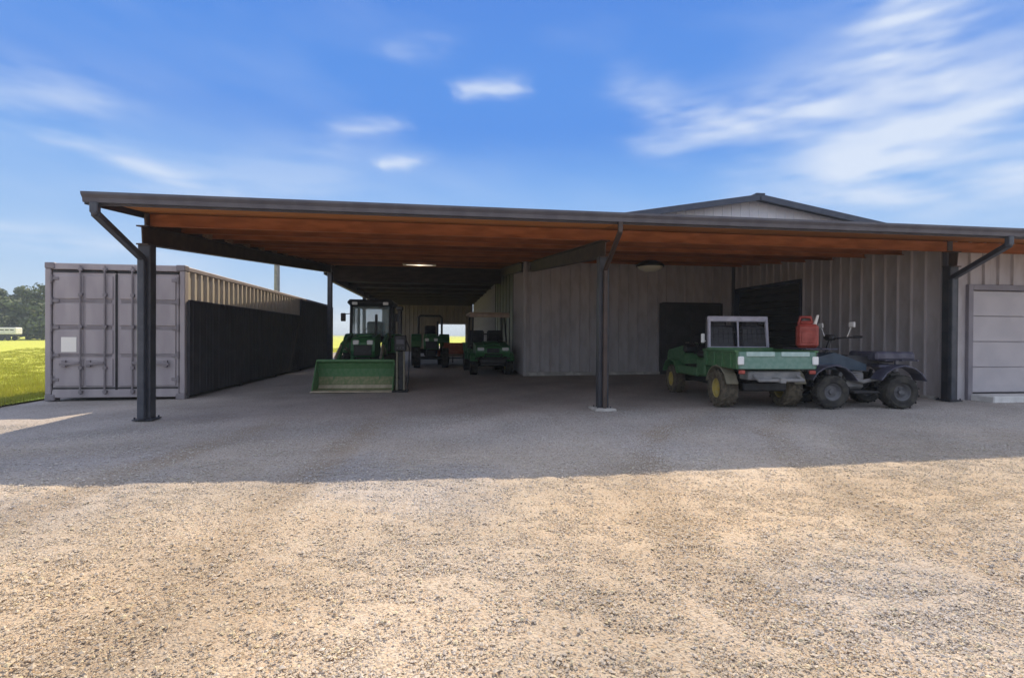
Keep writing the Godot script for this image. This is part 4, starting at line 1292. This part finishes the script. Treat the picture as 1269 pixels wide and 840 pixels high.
# tractor; with a cab and a loader, or bare with a folding bar
func make_tractor(called: String, label: String, at: Vector3, turn: float, cab: bool, paint: Material) -> void:
	var o := thing(called, label, "tractor", at, turn)
	for sx in [-1.0, 1.0]:
		wheel(o, Vector3(sx * 0.52, 0.37, 1.75), 0.37, 0.25, M.tyre, M.yellow, 0.55, 18, sx)
		wheel(o, Vector3(sx * 0.58, 0.58, 0), 0.58, 0.36, M.tyre, M.yellow, 0.58, 20, sx)
	var ch := MB.new()
	ch.box(Vector3(0, 0.58, 0.9), Vector3(0.36, 0.3, 2.2), 0.03)
	ch.box(Vector3(0, 0.62, 0.0), Vector3(0.5, 0.5, 0.7), 0.05)
	ch.tube(Vector3(-0.45, 0.37, 1.75), Vector3(0.45, 0.37, 1.75), 0.06, 0.06)
	ch.tube(Vector3(-0.45, 0.58, 0), Vector3(0.45, 0.58, 0), 0.1, 0.1)
	ch.box(Vector3(0, 0.55, 2.1), Vector3(0.34, 0.26, 0.2), 0.03)
	build(ch, "chassis", M.black, o)
	var hd := MB.new()
	hd.prism(PackedVector2Array([Vector2(2.10, 0.70), Vector2(2.16, 0.85), Vector2(2.12, 1.05), Vector2(1.98, 1.16), Vector2(1.4, 1.24), Vector2(0.85, 1.27), Vector2(0.85, 0.72)]), Vector3.ZERO, Vector3.BACK, Vector3.UP, 0.56)
	hd.box(Vector3(0, 1.235, 1.4), Vector3(0.36, 0.05, 1.0), 0.02, Basis(Vector3.RIGHT, 0.045))
	build(hd, "hood", paint, o)
	var gl := MB.new()
	gl.box(Vector3(0, 0.86, 2.15), Vector3(0.42, 0.26, 0.03), 0.01)
	for i in 6:
		gl.box(Vector3(0, 0.76 + 0.04 * i, 2.168), Vector3(0.4, 0.012, 0.012))
	build(gl, "grille", M.black, o)
	for sx in [-1.0, 1.0]:
		var hl := MB.new()
		hl.box(Vector3(sx * 0.165, 1.05, 2.1), Vector3(0.15, 0.12, 0.06), 0.02, Basis(Vector3.RIGHT, -0.35))
		build(hl, "headlight", M.lens, o)
		var fd := MB.new()
		for i in 7:
			var a := deg_to_rad(15 + i * 20)
			var b := deg_to_rad(35 + i * 20)
			fd.bar(Vector3(sx * 0.56, 0.58 + sin(a) * 0.68, cos(a) * 0.68), Vector3(sx * 0.56, 0.58 + sin(b) * 0.68, cos(b) * 0.68), 0.4, 0.03, 0.008)
		build(fd, "fender", paint, o)
	seat(o, Vector3(0, 1.02, -0.05), 0.46)
	steering(o, Vector3(0, 1.32, 0.48), 0.19, 0.6)
	var mf := MB.new()
	mf.tube(Vector3(0.24, 1.1, 1.55), Vector3(0.24, 1.75, 1.5), 0.035, 0.035)
	build(mf, "exhaust_pipe", M.black, o)
	if not cab:
		var rp := MB.new()
		rp.pipe([Vector3(-0.48, 0.8, -0.35), Vector3(-0.48, 1.95, -0.42), Vector3(-0.4, 2.03, -0.42), Vector3(0.4, 2.03, -0.42), Vector3(0.48, 1.95, -0.42), Vector3(0.48, 0.8, -0.35)], 0.045)
		build(rp, "roll_bar", M.black, o)
		return
	# cab: posts, roof, panes
	var cf := MB.new()
	for sx in [-1.0, 1.0]:
		cf.bar(Vector3(sx * 0.50, 0.78, 0.82), Vector3(sx * 0.51, 2.02, 0.66), 0.07, 0.07, 0.015)
		cf.bar(Vector3(sx * 0.55, 1.2, 0.12), Vector3(sx * 0.53, 2.02, 0.10), 0.06, 0.06, 0.015)
		cf.bar(Vector3(sx * 0.52, 1.1, -0.62), Vector3(sx * 0.50, 2.02, -0.56), 0.07, 0.07, 0.015)
		cf.bar(Vector3(sx * 0.53, 1.18, 0.8), Vector3(sx * 0.53, 1.18, -0.6), 0.05, 0.05, 0.01)
	cf.bar(Vector3(-0.5, 1.18, 0.78), Vector3(0.5, 1.18, 0.78), 0.05, 0.06, 0.01)
	cf.bar(Vector3(-0.5, 1.12, -0.62), Vector3(0.5, 1.12, -0.62), 0.05, 0.06, 0.01)
	build(cf, "cab_frame", M.black, o)
	var rf := MB.new()
	rf.box(Vector3(0, 2.10, 0.06), Vector3(1.2, 0.16, 1.5), 0.06)
	rf.box(Vector3(0, 2.02, 0.06), Vector3(1.08, 0.06, 1.36), 0.02)
	build(rf, "cab_roof", M.black, o)
	var ws := MB.new()
	ws.box(Vector3(0, 1.60, 0.715), Vector3(0.95, 0.80, 0.01), 0.0, Basis(Vector3.RIGHT, -0.13))
	build(ws, "windshield", M.glass, o)
	var rw := MB.new()
	rw.box(Vector3(0, 1.58, -0.59), Vector3(0.95, 0.84, 0.01))
	build(rw, "rear_window", M.glass, o)
	for sx in [-1.0, 1.0]:
		var dr := MB.new()
		dr.box(Vector3(sx * 0.525, 1.6, 0.4), Vector3(0.01, 0.8, 0.5))
		dr.box(Vector3(sx * 0.52, 1.6, -0.24), Vector3(0.01, 0.8, 0.62))
		build(dr, "side_window", M.glass, o)
		var mr := MB.new()
		mr.tube(Vector3(sx * 0.53, 1.8, 0.7), Vector3(sx * 0.68, 1.78, 0.78), 0.012, 0.012, 6)
		mr.box(Vector3(sx * 0.70, 1.7, 0.78), Vector3(0.13, 0.22, 0.04), 0.015)
		build(mr, "mirror", M.black, o)
		var wl := MB.new()
		wl.box(Vector3(sx * 0.4, 2.07, 0.82), Vector3(0.14, 0.08, 0.04), 0.012)
		build(wl, "work_light", M.lens, o)
		# loader: upright, arm, ram
		var ar := MB.new()
		ar.bar(Vector3(sx * 0.42, 0.55, 1.0), Vector3(sx * 0.42, 1.22, 0.95), 0.09, 0.16, 0.015)
		ar.bar(Vector3(sx * 0.46, 1.22, 0.95), Vector3(sx * 0.48, 0.98, 2.15), 0.08, 0.13, 0.015)
		ar.bar(Vector3(sx * 0.48, 1.0, 2.1), Vector3(sx * 0.50, 0.30, 2.95), 0.08, 0.13, 0.015)
		build(ar, "loader_arm", paint, o)
		var ra := MB.new()
		ra.tube(Vector3(sx * 0.42, 0.75, 1.1), Vector3(sx * 0.47, 0.9, 1.75), 0.04, 0.04, 10)
		ra.tube(Vector3(sx * 0.47, 0.9, 1.75), Vector3(sx * 0.48, 0.98, 2.1), 0.022, 0.022, 8)
		ra.tube(Vector3(sx * 0.49, 0.98, 2.2), Vector3(sx * 0.5, 0.72, 2.8), 0.035, 0.035, 10)
		ra.tube(Vector3(sx * 0.5, 0.72, 2.8), Vector3(sx * 0.5, 0.6, 3.02), 0.02, 0.02, 8)
		build(ra, "loader_ram", M.steel, o)
	var cr := MB.new()
	cr.tube(Vector3(-0.48, 0.62, 2.56), Vector3(0.48, 0.62, 2.56), 0.045, 0.045, 12)
	build(cr, "cross_tube", M.pale_frame, o)
	# bucket: curved shell open to the front, end plates, worn cutting edge
	var shell := [Vector2(3.62, 0.02), Vector2(3.18, 0.02), Vector2(3.06, 0.06), Vector2(3.0, 0.15), Vector2(2.98, 0.30), Vector2(3.0, 0.48), Vector2(3.06, 0.60), Vector2(3.16, 0.67)]
	var bk := MB.new()
	var bw := 0.835
	var bl := MB.new()
	for i in shell.size() - 1:
		var p: Vector2 = shell[i]
		var q: Vector2 = shell[i + 1]
		(bl if i < 4 else bk).bar(Vector3(0, p.y, p.x), Vector3(0, q.y, q.x), bw * 2.0, 0.02)
	for sx in [-1.0, 1.0]:
		bk.prism(PackedVector2Array(shell), Vector3(sx * bw, 0, 0), Vector3.BACK, Vector3.UP, 0.02)
	bk.box(Vector3(0, 0.665, 3.14), Vector3(bw * 2, 0.05, 0.05), 0.01)
	for sx in [-1.0, 1.0]:
		bk.box(Vector3(sx * 0.5, 0.42, 2.94), Vector3(0.03, 0.4, 0.12), 0.008)
	var bu := build(bk, "bucket", M.bucket, o)
	build(bl, "bucket_floor", M.worn_green, bu)
	var ed := MB.new()
	ed.box(Vector3(0, 0.03, 3.60), Vector3(bw * 2 + 0.03, 0.025, 0.2), 0.006, Basis(Vector3.RIGHT, 0.06))
	ed.box(Vector3(0, 0.075, 3.10), Vector3(bw * 2 - 0.06, 0.1, 0.012), 0.0, Basis(Vector3.RIGHT, -0.6))
	build(ed, "cutting_edge", M.worn, bu)

func make_stand() -> void:
	var o := thing("grinder_stand", "tall dark workshop stand with a small box and two tan legs beside the bucket", "tool stand", V(-0.86, gh(-0.86), 11.5), 0.0)
	var lg := [-0.075, 0.075]
	for x in lg:
		var mb := MB.new()
		mb.bar(Vector3(x, 0.0, 0), Vector3(x, 0.90, 0), 0.04, 0.05, 0.008)
		build(mb, "leg", M.dust, o)
	var bs := MB.new()
	bs.box(Vector3(0, 0.02, 0), Vector3(0.34, 0.035, 0.36), 0.008)
	bs.box(Vector3(0, 0.44, -0.06), Vector3(0.10, 0.85, 0.04), 0.006)
	build(bs, "base", M.black, o)
	var bx := MB.new()
	bx.box(Vector3(0.0, 1.05, 0), Vector3(0.25, 0.34, 0.2), 0.02)
	build(bx, "control_box", M.black, o)
	var fc := MB.new()
	fc.box(Vector3(0.0, 1.08, 0.105), Vector3(0.16, 0.10, 0.012), 0.004)
	for i in 3:
		fc.tube(Vector3(-0.06 + i * 0.06, 0.95, 0.10), Vector3(-0.06 + i * 0.06, 0.95, 0.12), 0.014, 0.014, 8)
	build(fc, "control_panel", M.trim, o)
	var ms := MB.new()
	ms.tube(Vector3(-0.02, 1.24, -0.04), Vector3(-0.02, 1.84, -0.04), 0.045, 0.045, 12)
	ms.box(Vector3(-0.02, 1.80, 0.0), Vector3(0.14, 0.1, 0.22), 0.02)
	build(ms, "mast", M.black, o)
	var hs := MB.new()
	hs.pipe([Vector3(0.12, 1.1, 0), Vector3(0.19, 0.95, 0.02), Vector3(0.18, 0.45, 0.03), Vector3(0.14, 0.03, 0.02)], 0.016, 6)
	build(hs, "hose", M.black, o)

func make_trailer() -> void:
	var o := thing("utility_trailer", "small rust-red utility trailer parked under the far end of the left bay", "trailer", V(0.62, gh(0.6), 21.6), 0.05)
	var b := MB.new()
	b.box(Vector3(0, 0.46, 0), Vector3(1.1, 0.05, 1.7), 0.01)
	for sx in [-1.0, 1.0]:
		for y in [0.56, 0.74]:
			b.box(Vector3(sx * 0.55, y, 0), Vector3(0.03, 0.13, 1.7), 0.008)
		for z in [-0.83, 0.0, 0.83]:
			b.box(Vector3(sx * 0.53, 0.62, z), Vector3(0.05, 0.4, 0.05), 0.008)
	build(b, "bed", M.rust_red, o)
	var t := MB.new()
	t.box(Vector3(0, 0.70, 0.86), Vector3(1.08, 0.44, 0.03), 0.008)
	for x in [-0.5, -0.17, 0.17, 0.5]:
		t.box(Vector3(x, 0.70, 0.885), Vector3(0.05, 0.44, 0.03), 0.008)
	build(t, "tailgate", M.rust_red, o)
	var lo := MB.new()
	lo.box(Vector3(0, 0.42, 0.9), Vector3(1.16, 0.11, 0.05), 0.01)
	build(lo, "rear_bar", M.tan_canopy, o)
	for sx in [-1.0, 1.0]:
		wheel(o, Vector3(sx * 0.66, 0.27, 0), 0.27, 0.16, M.tyre, M.grey, 0.55, 14, sx)
		var f := MB.new()
		for i in 5:
			var a := deg_to_rad(20 + i * 28)
			var c := deg_to_rad(48 + i * 28)
			f.bar(Vector3(sx * 0.66, 0.27 + sin(a) * 0.34, cos(a) * 0.34), Vector3(sx * 0.66, 0.27 + sin(c) * 0.34, cos(c) * 0.34), 0.2, 0.015)
		build(f, "fender", M.rust_red, o)
	var tg := MB.new()
	tg.bar(Vector3(-0.3, 0.4, -0.85), Vector3(0, 0.42, -1.7), 0.05, 0.06)
	tg.bar(Vector3(0.3, 0.4, -0.85), Vector3(0, 0.42, -1.7), 0.05, 0.06)
	tg.tube(Vector3(0, 0.0, -1.62), Vector3(0, 0.6, -1.62), 0.025, 0.025)
	tg.tube(Vector3(-0.6, 0.27, 0), Vector3(0.6, 0.27, 0), 0.025, 0.025)
	build(tg, "tongue", M.black, o)

func make_lights() -> void:
	# shop light in the left bay, softly lit
	var o := thing("shop_light", "white shop light hanging under the carport ceiling of the left bay", "ceiling light", V(-0.72, 3.55, 17.8), 0.0)
	var b := MB.new()
	b.prism(PackedVector2Array([Vector2(-0.14, 0.0), Vector2(-0.07, 0.09), Vector2(0.07, 0.09), Vector2(0.14, 0.0), Vector2(0.13, 0.0), Vector2(0.065, 0.08), Vector2(-0.065, 0.08), Vector2(-0.13, 0.0)]), Vector3.ZERO, Vector3.BACK, Vector3.UP, 1.1)
	build(b, "reflector", M.worn, o)
	var l := MB.new()
	l.box(Vector3(0, 0.03, 0), Vector3(0.9, 0.045, 0.13), 0.02)
	build(l, "lamp_tube", M.lamp, o)
	var s := MB.new()
	for x in [-0.45, 0.45]:
		s.tube(Vector3(x, 0.09, 0), Vector3(x, roof_h(17.8) - 3.60, 0), 0.008, 0.008, 6)
	build(s, "hanger", M.black, o)
	var li := OmniLight3D.new()
	li.name = "shop_light_glow"
	li.light_color = Color(1.0, 0.96, 0.9)
	li.light_energy = 0.12
	li.light_size = 0.2
	li.omni_range = 14.0
	li.omni_attenuation = 2.0
	li.shadow_enabled = true
	li.position = Vector3(0, -0.1, 0)
	o.add_child(li, true)
	# unlit fixture over the double door
	var p := thing("dome_light", "unlit yellowish oval ceiling light hanging in front of the dark double door", "ceiling light", V(5.42, 3.02, 13.0), 0.0)
	var c := MB.new()
	c.lathe([Vector2(0.0, 0.16), Vector2(0.16, 0.16), Vector2(0.30, 0.10), Vector2(0.36, 0.04), Vector2(0.36, 0.0), Vector2(0.33, 0.0)], Vector3.ZERO, Vector3.UP, 24)
	build(c, "fixture_housing", M.black, p)
	var d := MB.new()
	d.lathe([Vector2(0.0, -0.13), Vector2(0.16, -0.115), Vector2(0.27, -0.06), Vector2(0.33, 0.0), Vector2(0.33, 0.03)], Vector3.ZERO, Vector3.UP, 24)
	build(d, "diffuser", M.shade_lens, p)
	var h := MB.new()
	h.tube(Vector3(0, 0.15, 0), Vector3(0, roof_h(13.0) - 3.02 - 0.05, 0), 0.02, 0.02, 8)
	build(h, "hanger", M.black, p)

# ---------------------------------------------------------------- far things
func make_pole() -> void:
	var o := thing("utility_pole", "grey wooden utility pole standing far behind the container", "utility pole", V(-8.9, gh(-9.0), 30.0), 0.2)
	var mb := MB.new()
	mb.tube(Vector3(0, -0.2, 0), Vector3(0, 7.6, 0), 0.17, 0.13, 14)
	build(mb, "pole", M.grey, o)
	var c := MB.new()
	c.box(Vector3(0, 7.0, 0.16), Vector3(1.9, 0.11, 0.09), 0.01)
	build(c, "crossarm", M.bark, o)
	for x in [-0.85, -0.3, 0.3, 0.85]:
		var i := MB.new()
		i.lathe([Vector2(0.02, 0.0), Vector2(0.05, 0.03), Vector2(0.035, 0.06), Vector2(0.05, 0.09), Vector2(0.02, 0.13), Vector2(0, 0.13)], Vector3(x, 7.055, 0.16), Vector3.UP, 10)
		build(i, "insulator", M.white, o)

func make_far_trailer() -> void:
	var o := thing("stock_trailer", "small white livestock trailer parked at the edge of the far trees", "trailer", V(-71.2, -0.1, 97.0), 0.15)
	var w := MB.new()
	w.box(Vector3(0, 1.62, 0), Vector3(3.0, 1.15, 1.9), 0.12)
	build(w, "body", M.white, o)
	var k := MB.new()
	k.box(Vector3(0, 0.85, 0), Vector3(2.9, 0.36, 1.8), 0.03)
	k.bar(Vector3(1.4, 0.8, 0), Vector3(2.7, 0.7, 0), 0.12, 0.12)
	build(k, "chassis", M.black, o)
	for x in [-0.45, 0.45]:
		for z in [-0.86, 0.86]:
			var t := MB.new()
			t.lathe([Vector2(0.0, -0.1), Vector2(0.36, -0.1), Vector2(0.4, 0.0), Vector2(0.36, 0.1), Vector2(0.0, 0.1)], Vector3(x, 0.4, z), Vector3.BACK, 16)
			build(t, "wheel", M.tyre, o)
	for i in 4:
		var g := MB.new()
		g.box(Vector3(-1.0 + i * 0.66, 1.78, 0.955), Vector3(0.5, 0.16, 0.03), 0.01)
		build(g, "vent_slot", M.black, o)

func tree_proto(sd: int, h: float, r: float) -> Node3D:
	rng.seed = sd
	var o := Node3D.new()
	var tr := MB.new()
	var pts := [Vector3(0, -0.2, 0), Vector3(0.1, h * 0.2, 0.05), Vector3(-0.1, h * 0.45, 0.1), Vector3(0.05, h * 0.8, 0)]
	for i in 3:
		tr.tube(pts[i], pts[i + 1], 0.32 * (1.0 - i * 0.28), 0.32 * (0.72 - i * 0.28), 8, false)
	var tips: Array[Vector3] = []
	for i in 9:
		var a := rng.randf() * TAU
		var p := Vector3(0, h * rng.randf_range(0.2, 0.7), 0)
		var q := p + Vector3(cos(a) * r * rng.randf_range(0.5, 0.85), h * rng.randf_range(0.02, 0.22), sin(a) * r * rng.randf_range(0.5, 0.85))
		tr.tube(p, q, 0.12, 0.03, 6, false)
		tips.append(q)
	build(tr, "trunk", M.bark, o)
	# clumps of leaf-sized faces round the limb tips and through the crown
	var lf := MB.new()
	var clumps := []
	for t in tips: clumps.append([t, r * rng.randf_range(0.30, 0.46)])
	for i in 16:
		var a := rng.randf() * TAU
		var y := rng.randf()
		var rr := r * (0.35 + 0.65 * sin(PI * clampf(y * 0.8 + 0.2, 0, 1))) * sqrt(rng.randf())
		clumps.append([Vector3(cos(a) * rr, h * (0.10 + 0.84 * y), sin(a) * rr), r * rng.randf_range(0.26, 0.42)])
	for cl in clumps:
		var tone := rng.randf_range(0.6, 1.35)
		for i in 120:
			var dir := Vector3(rng.randfn(), rng.randfn() * 0.8, rng.randfn()).normalized()
			var p: Vector3 = cl[0] + dir * float(cl[1]) * pow(rng.randf(), 0.4)
			if p.y < 0.3: p.y = 0.3 + rng.randf() * 0.4
			var u := Vector3(rng.randfn(), rng.randfn(), rng.randfn()).normalized()
			var w := u.cross(dir).normalized()
			var s := rng.randf_range(0.16, 0.34)
			var k := tone * rng.randf_range(0.8, 1.2)
			lf.col = Color(0.105 * k, 0.13 * k, 0.055 * k)
			lf.tri_flat(p - u * s, p + u * s, p + w * s * 1.3, dir)
			lf.tri_flat(p - u * s, p + u * s, p - w * s * 1.3, dir)
	build(lf, "crown", M.leaf, o)
	return o

func make_trees() -> void:
	var protos := [tree_proto(101, 12.0, 4.4), tree_proto(202, 11.0, 4.0), tree_proto(303, 13.0, 4.8)]
	# x, distance, size, kind, row, what singles it out
	var spots := [[-71.5, 108.0, 1.0, 2, "leafy tree half behind the container, nearest it in the front row"],
		[-77.0, 113.0, 0.95, 1, "dark leafy tree second from the container in the front row beyond the field"],
		[-82.5, 109.0, 1.02, 0, "dark tree behind the white trailer, third from the container in the front row"],
		[-88.0, 114.0, 0.96, 2, "dark leafy tree fourth from the container in the front row beyond the field"],
		[-66.0, 112.0, 0.92, 0, "dark leafy tree hidden behind the container at the right end of the front row"],
		[-74.5, 119.0, 1.12, 1, "tall hazy tree nearest the container in the back row of the tree line"],
		[-80.0, 121.0, 1.1, 2, "tall hazy tree second from the container in the back row of the tree line"],
		[-86.0, 122.0, 1.15, 0, "tall hazy tree third from the container in the back row of the tree line"],
		[-92.5, 121.0, 1.1, 1, "tall hazy tree at the far left of the back row of the tree line"]]
	var i := 0
	for s in spots:
		var t: Node3D = protos[s[3]].duplicate()
		t.name = numbered(self, "tree")
		add_child(t, true)
		t.position = V(s[0], -0.1, s[1])
		t.rotation.y = i * 1.9
		t.scale = Vector3(1.0, 0.78, 1.0) * s[2]
		tag(t, s[4], "tree", "trees beyond the field")
		i += 1
	for p in protos: p.free()

# ---------------------------------------------------------------- scene
func _ready() -> void:
	# camera: eye level 1.2 m, turned 7.8 degrees right of the facade's normal
	var cam := Camera3D.new()
	cam.name = "camera"
	cam.fov = 66.12
	cam.near = 0.05
	cam.far = 4000.0
	cam.rotation_order = EULER_ORDER_YXZ
	cam.rotation = Vector3(-0.00605, -0.13635, 0.00596)
	cam.position = Vector3(0, 1.198, 0)
	add_child(cam, true)
	cam.current = true
	# sky and exposure
	var env := Environment.new()
	env.background_mode = Environment.BG_SKY
	var sky := Sky.new()
	var sm := PanoramaSkyMaterial.new()
	sm.panorama = make_sky()
	sm.energy_multiplier = 1.0
	sky.sky_material = sm
	env.sky = sky
	env.background_energy_multiplier = 1.0
	env.tonemap_mode = Environment.TONE_MAPPER_LINEAR
	env.tonemap_exposure = 1.5
	env.fog_enabled = true
	env.fog_density = 0.0011
	env.fog_light_color = Color(0.74, 0.79, 0.82)
	env.sdfgi_enabled = true
	env.ssao_enabled = true
	env.ssil_enabled = true
	var we := WorldEnvironment.new()
	we.name = "world_environment"
	we.environment = env
	add_child(we, true)
	# sun: high, behind the building and to the right
	var sun := DirectionalLight3D.new()
	sun.name = "sun"
	sun.light_energy = 1.3
	sun.light_color = Color(1.0, 0.925, 0.80)
	sun.light_angular_distance = 0.5
	sun.shadow_enabled = true
	add_child(sun, true)
	sun.look_at_from_position(Vector3.ZERO, Vector3(-0.36, -1.0, 0.865), Vector3.UP)

	materials()
	make_ground()
	make_grass()
	make_barn()
	make_carport()
	make_rear_shed()
	make_container()
	make_added_screen()
	make_tractor("cab_tractor", "green compact tractor with dark cab and front loader bucket on the gravel", V(-1.86, gh(-1.86), 15.05), 0.0, true, M.green)
	make_tractor("open_tractor", "dark green open tractor with roll bar deep in the left bay", V(-0.42, gh(-0.4), 21.6), 0.04, false, M.green)
	make_stand()
	make_utv("utility_vehicle", "dusty green utility vehicle with pale cab frame, its cargo bed towards the yard", V(5.42, gh(5.3), 10.30), PI - 0.075, false)
	make_utv("utility_vehicle", "green utility vehicle with tan canopy parked against the barn's left wall", V(1.54, gh(1.6), 16.0), 0.03, true)
	make_quad()
	make_fuel_can()
	make_trailer()
	make_lights()
	make_pole()
	make_far_trailer()
	make_trees()
	make_stones()
